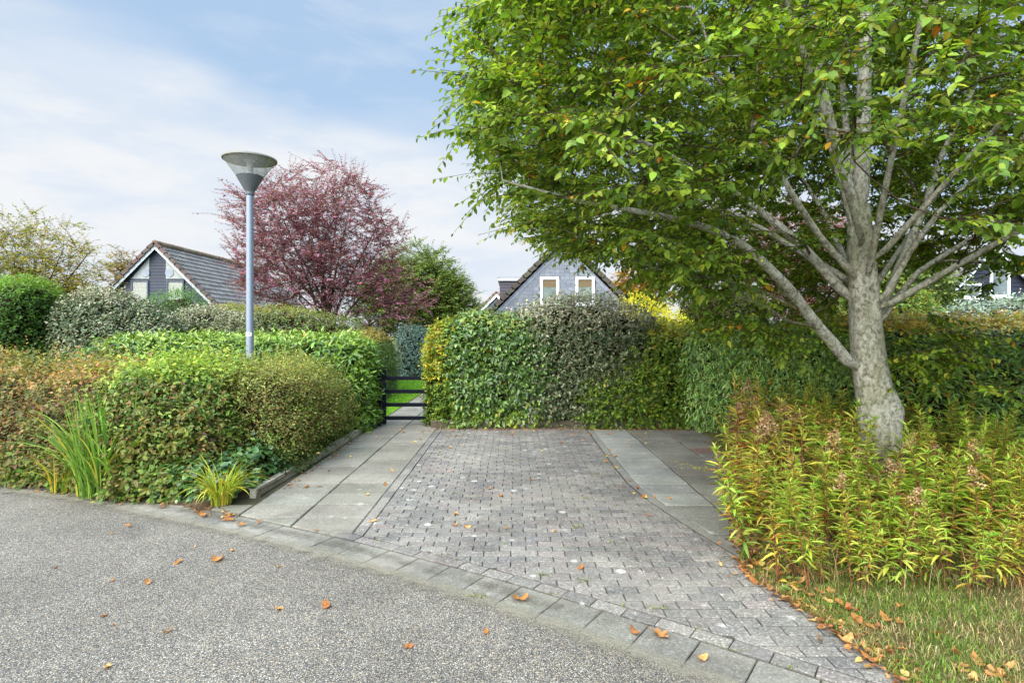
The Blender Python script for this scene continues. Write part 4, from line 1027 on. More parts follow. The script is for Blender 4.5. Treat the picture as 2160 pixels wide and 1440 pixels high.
tree('willow_tree', 'olive green rounded tree behind the gate and garden', [(np.array([(-3.9, 24, 0), (-3.9, 24, 1.5), (-3.85, 24, 3.4)]), None)]+[(np.array([(-3.9, 24, 1.0), (-3.9+e*.5, 24, 2.6), (-3.9+e, 24.2, 3.9+.3*abs(e)*0)]), 0) for e in (-1.6, -.8, .7, 1.5)], [(.14, .05)]+[(.07, .02)]*4,
     np.concatenate([ell_tips(900, (-4.0, 24, 3.3), (1.85, 1.7, 2.05), .4, .5, 8), ell_tips(420, (-2.55, 23.8, 2.5), (1.15, 1.2, 1.5), .4, .5, 9), ell_tips(260, (-5.6, 24, 2.6), (1.2, 1.2, 1.7), .4, .5, 10)]), BARK_DARK, gcol, .12, .4, 4, 12, .55, LEAF, LO, step=.5, rtip=.0035, planar=.0, droop=.1, up=.4, bc=(70, 60, 48), tw_r=.004)
YT = [((150, 142, 50), 4), ((120, 128, 48), 3), ((186, 152, 54), 2), ((98, 112, 44), 2)]
def ycol(p, idx, f): return pal(len(p), YT, .2, .07)
tree('yellowing_tree', 'thin yellowing autumn tree at the left edge beyond the hedges', [(np.array([(-16.8, 20, 0), (-16.8, 20, 2), (-16.7, 20, 4.2)]), None)]+[(np.array([(-16.8, 20, 1.6), (-16.8+e*.5, 20, 3.2), (-16.8+e, 20.2, 4.6)]), 0) for e in (-2, -.9, .9, 1.9)], [(.1, .04)]+[(.05, .012)]*4,
     ell_tips(620, (-16.9, 20, 3.7), (2.7, 2.0, 2.15), .4, 1.4, 12), BARK_DARK, ycol, .10, .5, 3, 10, .6, LEAF, LO, step=.45, rtip=.0032, planar=.1, droop=.15, up=.4, bc=(104, 92, 70), tw_r=.004)
def bcol(p, idx, f): return pal(len(p), [((150, 128, 76), 3), ((172, 150, 96), 2), ((120, 112, 80), 2)], .2, .07)
tree('birch_tree', 'small sparse birch showing left of the blue gable', [(np.array([(-23.4, 34, 0), (-23.4, 34, 4), (-23.3, 34, 6)]), None)], [(.08, .02)], ell_tips(110, (-23.3, 34, 5.4), (1.0, .9, 1.3), .6, None, 13), BARK_DARK, bcol, .12, .55, 3, 8, .5, LEAF, LO, step=.5, rtip=.004, planar=0, droop=.2, up=.3, tw_r=.006)
tree('plum_tree', 'pinkish purple tree glimpsed behind the big tree limbs', [(np.array([(8.6, 17.5, 0), (8.6, 17.5, 1.5), (8.6, 17.5, 3.2)]), None)]+[(np.array([(8.6, 17.5, 1.2), (8.6+e*.5, 17.5, 2.6), (8.6+e, 17.6, 4)]), 0) for e in (-1.2, 1.2)], [(.12, .05), (.06, .02), (.06, .02)],
     ell_tips(520, (8.6, 17.5, 3.6), (2.0, 1.6, 1.9), .4, 1.2, 14), BARK_DARK, lambda p, i, f: pal(len(p), [((168, 110, 112), 3), ((140, 84, 90), 3), ((120, 76, 78), 2)]), .11, .55, 4, 10, .5, LEAF, LO, step=.45, rtip=.0035, planar=0, droop=.2, up=.3, tw_r=.004)
tree('orange_tree', 'orange autumn tree right of the grey slate house', [(np.array([(6.4, 30, 0), (6.4, 30, 2), (6.4, 30, 3.2)]), None)], [(.1, .03)], ell_tips(360, (6.4, 30, 3.4), (1.7, 1.3, 1.6), .4, None, 15), BARK_DARK, lambda p, i, f: pal(len(p), [((196, 140, 56), 3), ((170, 130, 60), 2), ((150, 140, 60), 2)]), .14, .55, 4, 10, .5, LEAF, LO, step=.5, rtip=.0035, planar=0, up=.3, tw_r=.005)
tree('garden_tree', 'green garden tree standing beyond the dark clad house', [(np.array([(14.0, 19.5, 0), (14, 19.5, 2), (14, 19.5, 3.2)]), None)], [(.1, .03)], ell_tips(420, (13.4, 19.5, 3.0), (1.6, 1.3, 1.6), .4, None, 16), BARK_DARK, gcol, .12, .55, 4, 11, .5, LEAF, LO, step=.5, rtip=.0035, planar=0, up=.3, tw_r=.005)
# ------------------------------------------------------------------ street lamp
LX, LY = (527-1085)*8/1210, 8.0
lamp = empty('street_lamp', (LX, LY, 0)); tag(lamp, 'grey street lamp with clear cone head behind the green shrub', 'street lamp')
def part(mb, name, m, parent, o, smooth=False): return mb.build(name, m, parent, smooth=smooth, origin=o)
LO_ = A(LX, LY, 0)
GREYMETAL = (126, 134, 148)
mb = MB(); lathe(mb, [(.056, -.3), (.054, .9), (.0515, .93), (.047, 3.60), (.047, 3.665)], (LX, LY, 0), 28, srgb(*GREYMETAL)); part(mb, 'pole', STEEL, lamp, LO_, True)
mb = MB(); lathe(mb, [(.052, 3.62), (.060, 3.64), (.060, 3.665), (.066, 3.68), (.180, 3.885), (.174, 3.89), (.02, 3.885)], (LX, LY, 0), 40, srgb(92, 95, 100)); lower = part(mb, 'lamp_base', PAINT, lamp, LO_)
for a in (4.2, 5.6):
    mb = MB(); lathe(mb, [(.0, 0), (.007, 0), (.007, .006), (0, .006)], (LX+.088*math.cos(a), LY+.088*math.sin(a), 3.715), 8, srgb(30, 30, 32)); mb.build('screw', PAINT, lower, origin=LO_)
mb = MB(); lathe(mb, [(.178, 3.886), (.345, 4.112)], (LX, LY, 0), 48, (.9, .9, .9)); part(mb, 'glass_cone', glass_mat('lamp_glass', (.86, .88, .88), .09), lamp, LO_, True)
mb = MB(); lathe(mb, [(.0, 4.118), (.12, 4.117), (.125, 4.112), (.335, 4.104), (.352, 4.104), (.358, 4.112), (.356, 4.13), (.33, 4.142), (.2, 4.158), (.0, 4.164)], (LX, LY, 0), 56, srgb(120, 118, 108)); part(mb, 'lamp_lid', PAINT, lamp, LO_)
mb = MB(); lathe(mb, [(.062, 3.886), (.045, 3.97), (.038, 4.085), (.075, 4.098), (.08, 4.112)], (LX, LY, 0), 28, srgb(205, 206, 204)); part(mb, 'lamp_tube', PAINT, lamp, LO_, True)
# number sticker, wrapped round the pole and turned a little to the left
def wrap(me_pts, r, z0, phi0): return [(LX+r*math.cos(phi0+x/r), LY+r*math.sin(phi0+x/r), z0+y) for x, y in me_pts]
phi = math.atan2(-LY, -LX)-.38; zs_ = 1.69; rs_ = .0515
mb = MB(); n_ = 14; pts = [(x, y) for y in (-.024, .024) for x in np.linspace(-.045, .045, n_)]
mb.add(wrap(pts, rs_, zs_, phi), [[[i, i+1, n_+i+1, n_+i] for i in range(n_-1)]], srgb(226, 228, 230)); st = part(mb, 'number_plate', PAINT, lamp, LO_, True)
cu = bpy.data.curves.new('number', 'FONT'); cu.body = '34'; cu.size = .05; cu.align_x = 'CENTER'; cu.align_y = 'CENTER'; cu.resolution_u = 3
to = bpy.data.objects.new('number', cu); col.objects.link(to)
bpy.context.view_layer.update()
tm = bpy.data.meshes.new_from_object(to.evaluated_get(bpy.context.evaluated_depsgraph_get()))
bpy.data.objects.remove(to)
tv = [(v.co.x*1.05, v.co.y) for v in tm.vertices]
mb = MB(); mb.add(wrap(tv, rs_+.0012, zs_, phi), [[list(p.vertices)] for p in tm.polygons], srgb(30, 30, 34)); mb.build('number', PAINT, st, origin=LO_)
bpy.data.meshes.remove(tm)

# ------------------------------------------------------------------ gate
NAVY = (13, 15, 26); GY = 10.55
GATEPAINT = col_mat('gate_paint', .55, .12, noise=.2, nscale=12)
gate = empty('garden_gate', (-1.97, GY, 0)); tag(gate, 'low black garden gate of four wide rails closing the slab path', 'gate'); GO = A(-1.97, GY, 0)
for x0, z1 in ((-2.43, 1.03), (-1.595, .96)):
    mb = MB(); box(mb, (x0, GY-.035, .03), (x0+.072, GY+.035, z1), srgb(*NAVY), .006); part(mb, 'stile', GATEPAINT, gate, GO)
for z in (.872, .628, .384, .14):
    mb = MB(); box(mb, (-2.357, GY-.022, z-.034), (-1.597, GY+.022, z+.034), srgb(*NAVY), .005); part(mb, 'rail', GATEPAINT, gate, GO)
for z in (.3, .8):
    mb = MB(); box(mb, (-2.475, GY-.048, z-.02), (-2.36, GY-.037, z+.02), srgb(40, 42, 48)); part(mb, 'hinge', GATEPAINT, gate, GO)
for x0, h, lb in ((-2.52, 1.08, 'black gate post squeezed against the laurel hedge'), (-1.515, .98, 'black gate post half hidden in the yellowing hedge end')):
    mb = MB(); box(mb, (x0, GY-.04, -.02), (x0+.075, GY+.04, h), srgb(*NAVY), .006)
    o = mb.build('gate_post', GATEPAINT, origin=(x0+.04, GY, 0)); tag(o, lb, 'post')

# ------------------------------------------------------------------ houses beyond the hedges
CLAD = col_mat('clad_boards', .6, .3, noise=.10, nscale=6)
TILE = col_mat('roof_tile', .85, .25, noise=.35, nscale=5, bump=.3, bscale=40)
SLATE = col_mat('wall_slate', .65, .35, noise=.12, nscale=9)
WHITE = col_mat('white_paint', .5, .4, noise=.05, nscale=5)
def pane_mat(nm, c, rough=.08):
    m, nt, N, L = mat(nm); geo = nd(N, 'ShaderNodeNewGeometry'); n = nd(N, 'ShaderNodeTexNoise', in_Scale=2.2, in_Detail=4.0); L.new(geo.outputs['Position'], n.inputs['Vector'])
    at = nd(N, 'ShaderNodeAttribute', attribute_name='Col'); mr = nd(N, 'ShaderNodeMapRange', in_1=.3, in_2=.7, in_3=.7, in_4=1.3); L.new(n.outputs[0], mr.inputs[0])
    cc = mixc(N, L, 1.0, at.outputs['Color'], mr.outputs[0], 'MULTIPLY')
    p = nd(N, 'ShaderNodeBsdfPrincipled', in_Roughness=rough); p.inputs['Specular IOR Level'].default_value = .6; L.new(cc, p.inputs['Base Color'])
    o = nd(N, 'ShaderNodeOutputMaterial'); L.new(p.outputs[0], o.inputs[0]); return m
PANE = pane_mat('window_pane', 0)

def boards(mb, xc, y, za, z0, z1, bh, base, xl=None, xr=None, k=1.0, th=.022, inset=.0):
    z = z0
    while z < z1-.01:
        t = min(z+bh-.014, z1)
        a, b = (za-z)*k-inset, (za-t)*k-inset
        l0, r0, l1, r1 = xc-a, xc+a, xc-b, xc+b
        if xl is not None: l0, l1 = max(l0, xl), max(l1, xl)
        if xr is not None: r0, r1 = min(r0, xr), min(r1, xr)
        if r0-l0 > .02:
            c = vary(base, .05, .01)
            prism(mb, [(l0, y, z), (r0, y, z), (r1, y+.008, t), (l1, y+.008, t)], (0, th, 0), c)
        z += bh
def roof_side(mb, p0, along, down, base, course=.33, wave=.28, amp=.025):
    """pantile courses: ridge start, vector along the ridge, vector down the slope"""
    Lr = np.linalg.norm(along); u = np.array(along)/Lr; Ld = np.linalg.norm(down); d = np.array(down)/Ld; nn = np.cross(u, d); nn = nn if nn[2] > 0 else -nn
    nu = int(Lr/(wave/6))+1; U = np.linspace(0, Lr, nu); k = 0.0; base_lin = srgb(*base)
    while k < Ld-.02:
        e = min(k+course+.04, Ld+.04)
        wv = amp*np.sin(U/wave*2*PI)
        top = np.array(p0)+U[:, None]*u+d*k+nn*(wv*.8)[:, None]
        bot = np.array(p0)+U[:, None]*u+d*e+nn*(wv+.045)[:, None]
        low = bot-nn*.03
        n = nu; cid = (U/wave).astype(int); cc = base_lin*(1+R.normal(0, .13, cid.max()+1))[cid][:, None]
        cc = np.clip(cc*(1+R.normal(0, .03, cc.shape)), .01, .9)
        i = np.arange(n-1)
        mb.add(np.concatenate([top, bot, low]), [np.stack([i, i+1, n+i+1, n+i], 1), np.stack([n+i, n+i+1, 2*n+i+1, 2*n+i], 1)], np.concatenate([cc, cc, cc*.9]))
        k += course
def ridge(mb, p0, along, base, r=.13):
    Lr = np.linalg.norm(along); u = np.array(along)/Lr; k = 0
    while k < Lr:
        tube(mb, [np.array(p0)+u*k, np.array(p0)+u*(k+.40)], [r*1.06, r*.96], 12, vary(base, .15, .06)); k += .38
def verge(mb, a, b, base, w_=.16, h_=.16, step=.36):
    """stepped verge tiles down the gable edge"""
    a, b = np.array(a), np.array(b); L_ = np.linalg.norm(b-a); d = (b-a)/L_; up = A(-d[2], 0, d[0]); up = up if up[2] > 0 else -up; k = 0
    while k < L_:
        p = a+d*k; q = a+d*(k+step+.05); c = vary(base, .16, .05)
        v = []
        for s, lift in ((p, .0), (q, .045)):
            for dy in (0, w_):
                for dh in (-h_*.6, h_*.4): v.append(s+A(0, dy, 0)+up*(dh+lift))
        mb.add(v, [[[0, 1, 3, 2], [4, 6, 7, 5], [0, 4, 5, 1], [2, 3, 7, 6], [1, 5, 7, 3], [0, 2, 6, 4]]], c); k += step
def barge(mb, xc, za, y, z0, k, wd, th, c, off=0):
    for s in (-1, 1):
        a = (za-z0)*k
        prism(mb, [(xc, y, za-off), (xc+s*a, y, z0-off), (xc+s*a, y, z0-off-wd), (xc, y, za-off-wd)] if s > 0 else [(xc, y, za-off), (xc, y, za-off-wd), (xc+s*a, y, z0-off-wd), (xc+s*a, y, z0-off)], (0, th, 0), c)
def window(parent, o, x0, x1, z0, z1, y, fw=.09, fc=(232, 234, 236), pane=(60, 66, 60), blind=None, proud=.05):
    mb = MB(); c = srgb(*fc)
    box(mb, (x0, y-proud, z0), (x0+fw, y, z1), c); box(mb, (x1-fw, y-proud, z0), (x1, y, z1), c)
    box(mb, (x0+fw, y-proud, z1-fw), (x1-fw, y, z1), c); box(mb, (x0+fw, y-proud, z0), (x1-fw, y, z0+fw), c)
    wf = mb.build('window', WHITE, parent, origin=o)
    mb = MB(); box(mb, (x0+fw, y-.012, z0+fw), (x1-fw, y-.004, z1-fw), srgb(*pane)); mb.build('pane', PANE, wf, origin=o)
    if blind:
        mb = MB(); zz = z1-fw
        bh, bc = blind; k = zz
        while k > zz-bh: box(mb, (x0+fw+.01, y-.022, k-.035), (x1-fw-.01, y-.014, k-.004), vary(bc, .05, .02)); k -= .038
        mb.build('blind', WHITE, wf, origin=o)
    mb = MB(); box(mb, (x0-.04, y-proud-.05, z0-.05), (x1+.04, y, z0-.002), c); mb.build('sill', WHITE, wf, origin=o)
    return wf

# blue clad house on the left
xc, y0, za = px(326, 0, 27.74)[0], 28.0, px(0, 514, 27.74)[2]
hs = empty('clad_house', (xc, y0, 0)); tag(hs, 'house with blue-grey boarded gable and dark tiled roof', 'house'); HO = A(xc, y0, 0)
BL = (58, 62, 74); ze = 2.6
mb = MB(); boards(mb, xc, y0, za, 0, za-.35, .155, BL, inset=.2)
box(mb, (xc-(za-ze), y0+.05, 0), (xc+(za-ze), y0+12, ze-.1), srgb(150, 120, 100)); part(mb, 'wall', CLAD, hs, HO)
mb = MB(); prism(mb, [(xc-(za-ze), y0+.03, ze), (xc+(za-ze), y0+.03, ze), (xc, y0+.03, za-.06)], (0, .02, 0), srgb(70, 74, 88)); part(mb, 'gable_back', CLAD, hs, HO)
mb = MB()
for sg in (-1, 1): roof_side(mb, (xc, y0-.22, za), (0, 12.4, 0), (sg*(za-ze+.3), 0, -(za-ze+.3)), (104, 101, 99))
rf = part(mb, 'roof', TILE, hs, HO)
mb = MB(); ridge(mb, (xc, y0-.26, za+.05), (0, 12.4, 0), (128, 112, 92)); mb.build('ridge', TILE, rf, origin=HO)
mb = MB(); 
for sg in (-1, 1): verge(mb, (xc, y0-.34, za+.05), (xc+sg*(za-ze+.3), y0-.34, ze-.25), (88, 76, 70))
mb.build('verge', TILE, rf, origin=HO)
mb = MB(); barge(mb, xc, za-.07, y0-.26, ze-.2, 1.0, .19, .05, srgb(170, 175, 180)); part(mb, 'bargeboard', WHITE, hs, HO)
for sg in (-1, 1):
    xa = xc+sg*.41; xb = xc+sg*1.29; zb = px(0, 588, 28)[2]; zt = px(0, 547, 28)[2]
    tri = [(xa, y0-.03, zb), (xb, y0-.03, zb), (xa, y0-.03, zt+.08)]
    mb = MB(); prism(mb, tri if sg > 0 else tri[::-1], (0, .035, 0), srgb(150, 154, 150)); pn = part(mb, 'panel', WHITE, hs, HO)
    cx_, cz_ = xc+sg*.585, px(0, 575.7, 28)[2]
    mb = MB(); a = np.linspace(0, 2*PI, 28, endpoint=False)
    v = [(cx_+.2*math.cos(t), y0-.055, cz_+.2*math.sin(t)) for t in a]; v2 = [(cx_+.2*math.cos(t), y0-.025, cz_+.2*math.sin(t)) for t in a]
    mb.add(v+v2, [[list(range(28))], [[i, (i+1) % 28, 28+(i+1) % 28, 28+i] for i in range(28)]], srgb(116, 124, 138)); mb.build('round_window', PANE, pn, origin=HO)
    x0, x1 = (xc+sg*.44, xc+sg*1.29) if sg > 0 else (xc-1.29, xc-.44)
    window(hs, HO, x0, x1, 2.9, px(0, 591, 28)[2], y0, .07, (70, 76, 92), (104, 106, 104), (.9, (158, 158, 148)), proud=.06)

# grey slate house behind the drive hedge
xc, y0, za = px(1189, 0, 26)[0], 26.0, px(0, 504, 26)[2]
hs = empty('slate_house', (xc, y0, 0)); tag(hs, 'house with grey slate-hung gable and two white windows', 'house'); HO = A(xc, y0, 0); ze = 2.5
mb = MB(); prism(mb, [(xc-(za-ze)+.25, y0+.03, 0), (xc+(za-ze)-.25, y0+.03, 0), (xc+(za-ze)-.25, y0+.03, ze), (xc, y0+.03, za-.2), (xc-(za-ze)+.25, y0+.03, ze)], (0, 11, 0), srgb(60, 62, 68))
wx = [(px(1139, 0, 26)[0], px(1179, 0, 26)[0]), (px(1213.5, 0, 26)[0], px(1254, 0, 26)[0])]; wz = (2.95, px(0, 584, 26)[2])
zz = 1.6; r_ = 0
while zz < za-.3:
    xx = xc-4+(.11 if r_ % 2 else 0)
    while xx < xc+4:
        wd = .22+R.normal(0, .012); poly = [A(xx, zz), A(xx+wd, zz), A(xx+wd, zz+.17), A(xx, zz+.17)]
        for sg in (-1, 1):
            if len(poly) >= 3: poly = clip(poly, A(xc, za-.33), A(sg*1, -1)/math.sqrt(2))
        cx_ = xx+wd/2; cz_ = zz+.085
        if len(poly) >= 3 and area(poly) > .002 and not any(a+.02 < cx_ < b-.02 and wz[0] < cz_ < wz[1] for a, b in wx):
            p = np.array(poly); ce = p.mean(0); p = ce+(p-ce)*.972; d_ = R.uniform(.0, .006); m_ = len(p)
            yb = y0-.012-d_-.008*(zz+.17-p[:, 1])/.17
            v = np.concatenate([np.c_[p[:, 0], yb, p[:, 1]], np.c_[p[:, 0], np.full(m_, y0+.03), p[:, 1]]])
            mb.add(v, [[list(range(m_))], [[i, m_+i, m_+(i+1) % m_, (i+1) % m_] for i in range(m_)]], vary((112, 116, 124), .09, .014))
        xx += wd
    zz += .165; r_ += 1
part(mb, 'wall', SLATE, hs, HO)
mb = MB()
for sg in (-1, 1):
    a, b = (xc, y0-.03, za-.20), (xc+sg*(za-ze), y0-.03, ze-.20)
    L_ = math.dist(a, b); k = 0; d = (np.array(b)-np.array(a))/L_; up = A(-d[2], 0, d[0])*(1 if -d[2]*0+d[0]*sg > 0 else -1)
    while k < L_:
        p, q = np.array(a)+d*(k+.006), np.array(a)+d*(k+.3); dn = A(-d[2]*sg, 0, d[0]*sg)*.17; dn = dn if dn[2] < 0 else -dn
        prism(mb, [p, q, q+dn, p+dn], (0, .02, 0), vary((130, 135, 146), .06, .015)); k += .3
part(mb, 'edge_slates', SLATE, hs, HO)
mb = MB()
for sg in (-1, 1): roof_side(mb, (xc, y0-.1, za), (0, 11, 0), (sg*(za-ze+.3), 0, -(za-ze+.3)), (96, 86, 80))
rf = part(mb, 'roof', TILE, hs, HO)
mb = MB(); ridge(mb, (xc, y0-.2, za+.05), (0, 11, 0), (120, 106, 90)); mb.build('ridge', TILE, rf, origin=HO)
mb = MB()
for sg in (-1, 1): verge(mb, (xc, y0-.22, za+.05), (xc+sg*(za-ze+.3), y0-.22, ze-.25), (80, 74, 68), h_=.2)
mb.build('verge', TILE, rf, origin=HO)
for a, b in wx: window(hs, HO, a, b, wz[0], wz[1], y0-.02, .12, (236, 238, 240), (112, 122, 116), (.32, (112, 92, 60)), proud=.07)
dz = px(0, 585, 27.5)[2]; dx = px(1054, 0, 27.5)[0]
mb = MB(); box(mb, (dx, 27.5, 1.8), (dx+2.6, 31, dz-.2), srgb(70, 68, 76))
k = 1.8
while k < dz-.22: box(mb, (dx-.0, 27.47, k), (dx+2.6, 27.5, k+.13), vary((74, 70, 78), .06, .02)); k += .145
dm = part(mb, 'dormer', CLAD, hs, HO)
mb = MB(); box(mb, (dx-.09, 27.38, dz-.17), (dx+2.6, 31.1, dz-.02), srgb(190, 194, 198)); box(mb, (dx-.11, 27.36, dz-.016), (dx+2.6, 31.1, dz+.02), srgb(140, 144, 150)); mb.build('fascia', WHITE, dm, origin=HO)

# small gable far away
xc, y0, za = px(1047.5, 0, 45)[0], 45.0, px(0, 617, 45)[2]
hs = empty('gabled_house', (xc, y0, 0)); tag(hs, 'distant house showing only a small white-edged gable tip', 'house'); HO = A(xc, y0, 0); ze = 2.2
mb = MB(); boards(mb, xc, y0, za, 0, za-.3, .16, (104, 108, 118), inset=.2); box(mb, (xc-2.3, y0+.05, 0), (xc+2.3, y0+10, ze), srgb(110, 110, 116)); part(mb, 'wall', CLAD, hs, HO)
mb = MB(); barge(mb, xc, za-.06, y0-.2, ze-.2, 1.0, .28, .05, srgb(228, 230, 232)); part(mb, 'bargeboard', WHITE, hs, HO)
mb = MB()
for sg in (-1, 1):
    roof_side(mb, (xc, y0-.15, za), (0, 10, 0), (sg*(za-ze+.3), 0, -(za-ze+.3)), (110, 92, 78)); verge(mb, (xc, y0-.28, za+.05), (xc+sg*(za-ze+.3), y0-.28, ze-.25), (116, 98, 80))
part(mb, 'roof', TILE, hs, HO)

# black clad house on the right, behind the big tree
xc, y0, za = px(2092, 0, 20)[0], 20.0, px(0, 515, 20)[2]
hs = empty('black_house', (xc, y0, 0)); tag(hs, 'black boarded house with white window frames behind the big tree', 'house'); HO = A(xc, y0, 0); ze = 2.3
mb = MB(); boards(mb, xc, y0, za, 0, za-.3, .15, (44, 46, 58), inset=.15); box(mb, (xc-(za-ze)+.2, y0+.05, 0), (xc+(za-ze)-.2, y0+9, ze-.1), srgb(50, 50, 60)); part(mb, 'wall', CLAD, hs, HO)
mb = MB(); barge(mb, xc, za-.05, y0-.22, ze-.2, 1.0, .20, .05, srgb(222, 228, 236)); part(mb, 'bargeboard', WHITE, hs, HO)
mb = MB()
for sg in (-1, 1):
    roof_side(mb, (xc, y0-.18, za), (0, 9, 0), (sg*(za-ze+.3), 0, -(za-ze+.3)), (104, 96, 94)); verge(mb, (xc, y0-.3, za+.05), (xc+sg*(za-ze+.3), y0-.3, ze-.25), (104, 100, 100))
part(mb, 'roof', TILE, hs, HO)
for a, b, c, d in ((2087, 2128, 626, 562), (2030, 2067, 629, 598)):
    window(hs, HO, px(a, 0, 20)[0], px(b, 0, 20)[0], px(0, c, 20)[2], px(0, d, 20)[2], y0-.01, .07, (226, 230, 234), (96, 104, 104), None, proud=.06)
mb = MB(); x_ = px(2150, 0, 20)[0]
box(mb, (x_, y0-3.2, 0), (x_+4, y0-.3, 2.9), srgb(48, 48, 58)); part(mb, 'side_wing', CLAD, hs, HO)

# ------------------------------------------------------------------ grasses, iris and other strap-leaved plants
def blades(mb, base, az_, lean, ln, wd, cols, seg=4, fold=.0):
    """curved strap leaves rising from base, bending over towards az"""
    n = len(base); t = np.linspace(0, 1, seg+1)
    th = lean[:, None]*(t[None]**1.0)            # bend angle along the blade
    th = np.minimum(th, 2.6)
    ds = (ln/seg)[:, None]
    hx = np.cumsum(np.concatenate([np.zeros((n, 1)), np.sin((th[:, 1:]+th[:, :-1])/2)*ds], 1), 1)
    hz = np.cumsum(np.concatenate([np.zeros((n, 1)), np.cos((th[:, 1:]+th[:, :-1])/2)*ds], 1), 1)
    dx, dy = np.cos(az_)[:, None], np.sin(az_)[:, None]
    P = np.stack([base[:, 0:1]+dx*hx, base[:, 1:2]+dy*hx, base[:, 2:3]+hz], -1)
    tw = R.normal(0, .5, n)
    sd = np.stack([-np.sin(az_+tw), np.cos(az_+tw), 0*az_], -1)
    wv = wd[:, None]*np.interp(t, [0, .3, .75, 1], [.7, 1, .7, .02])[None]
    V = np.stack([P-sd[:, None]*wv[..., None]/2, P+sd[:, None]*wv[..., None]/2], 2)
    K = (seg+1)*2; i = np.arange(seg)*2
    q = np.stack([i, i+1, i+3, i+2], 1)
    f = ((np.arange(n)*K)[:, None, None]+q[None]).reshape(-1, 4)
    mb.add(V.reshape(-1, 3), [f], np.repeat(cols, K, 0))
IRIS = [((112, 152, 58), 4), ((92, 132, 52), 3), ((144, 172, 70), 2), ((184, 178, 70), .6)]
def tuft(name, label, cat, x, y, z, n, rad, lmin, lmax, wd, colr, lean=(.3, 1.3), seg=6, group=None):
    mb = MB(); r = rad*np.sqrt(R.random(n)); a = R.random(n)*2*PI
    base = np.c_[x+r*np.cos(a), y+r*np.sin(a), np.full(n, z)]
    blades(mb, base, a+R.normal(0, .7, n), R.uniform(*lean, n), R.uniform(lmin, lmax, n), wd*(1+R.normal(0, .2, n)), pal(n, colr), seg)
    return tag(mb.build(name, GRASS, origin=(x, y, 0), smooth=True), label, cat, group)
tuft('iris_clump', 'tall arching green iris clump in front of the rust shrub', 'iris', -4.32, 6.08, .02, 260, .26, .45, 1.3, .019, IRIS, (.1, 2.0), 9)
tuft('iris_clump', 'long thin arching blades rising out of the rust shrub top', 'iris', -4.5, 6.75, .3, 26, .5, .7, 1.15, .02, [((150, 166, 70), 3), ((120, 146, 56), 2)], (.6, 2.1), 10)
tuft('daylily_tuft', 'yellow-green strappy tuft at the corner by the slab path', 'lily', -2.92, 5.72, .01, 190, .10, .3, .58, .013, [((178, 180, 60), 3), ((140, 166, 56), 3), ((200, 170, 60), 1.5), ((110, 140, 48), 2)], (.6, 2.6), 9)
tuft('daylily_tuft', 'small yellowing strappy tuft beside the iris at the road', 'lily', -4.86, 6.22, .01, 90, .14, .22, .5, .012, [((190, 176, 60), 2), ((150, 164, 60), 3), ((110, 140, 50), 2)], (.5, 1.7), 7)
tuft('grass_tuft', 'short grass tuft at the road edge far left', 'grass tuft', -5.55, 6.55, .01, 60, .2, .15, .42, .014, IRIS, (.2, 1.2), 6)

# lawn grass beyond the gate
mb = MB(); n = 14000
bx_, by_ = R.uniform(-4.6, -2.63, n), 11.35+R.random(n)**1.2*10
blades(mb, np.c_[bx_, by_, np.full(n, -.004)], R.random(n)*6.28, R.uniform(.2, 1.3, n), R.uniform(.03, .07, n), R.uniform(.006, .011, n), pal(n, [((112, 162, 36), 4), ((96, 142, 34), 3), ((140, 178, 52), 2)]), 2)
tag(mb.build('lawn_grass', GRASS), 'short bright mown grass of the garden lawn', 'grass', kind='stuff')
# rough verge at the lower right
mb = MB(); n = 60000
yy_ = R.uniform(1.9, 5.0, n); xx_ = verge_edge(yy_)+R.random(n)**1.1*3.0
vz = .012+.07*fbm(np.stack([xx_*2, yy_*2, xx_*0], -1), 8)*np.clip((xx_-verge_edge(yy_))*2, 0, 1)
dens = fbm(np.stack([xx_*2.6, yy_*2.6, xx_*0], -1), 21); k = (dens > .36) | (R.random(n) < .4); k &= (yy_ < 4.0+.25*(xx_-1.7)+R.normal(0, .15, n)) | (R.random(n) < .25); xx_, yy_, vz, dens = xx_[k], yy_[k], vz[k], dens[k]; n = len(xx_)
cg = pal(n, [((104, 132, 48), 4), ((84, 112, 42), 3), ((136, 150, 62), 2)]); dry = R.random(n) < np.clip(.85-(dens-.35)*3.2, .2, .9)
cg[dry] = pal(int(dry.sum()), [((168, 150, 104), 3), ((140, 122, 84), 3), ((190, 174, 130), 1), ((116, 96, 66), 2)])
hh_ = R.uniform(.018, .05, n)*(1+.8*(R.random(n) < .06))
blades(mb, np.c_[xx_, yy_, vz], R.random(n)*6.28, R.uniform(.5, 2.5, n), hh_*1.25, R.uniform(.0025, .005, n), cg, 3)
tag(mb.build('verge_grass', GRASS), 'rough half-dry grass of the verge at the lower right', 'grass', kind='stuff')
# long dead straw among the stems
mb = MB(); n = 900; yy_ = R.uniform(3.6, 5.0, n); xx_ = verge_edge(yy_)+.1+R.random(n)*2.6
blades(mb, np.c_[xx_, yy_, np.full(n, .04)], R.random(n)*6.28, R.uniform(.4, 2.3, n), R.uniform(.15, .42, n), R.uniform(.002, .004, n), pal(n, [((180, 158, 110), 3), ((146, 122, 84), 3), ((120, 96, 66), 2)]), 5)
tag(mb.build('dry_straw', GRASS), 'pale dead grass straw around the stem bases', 'straw', kind='stuff')

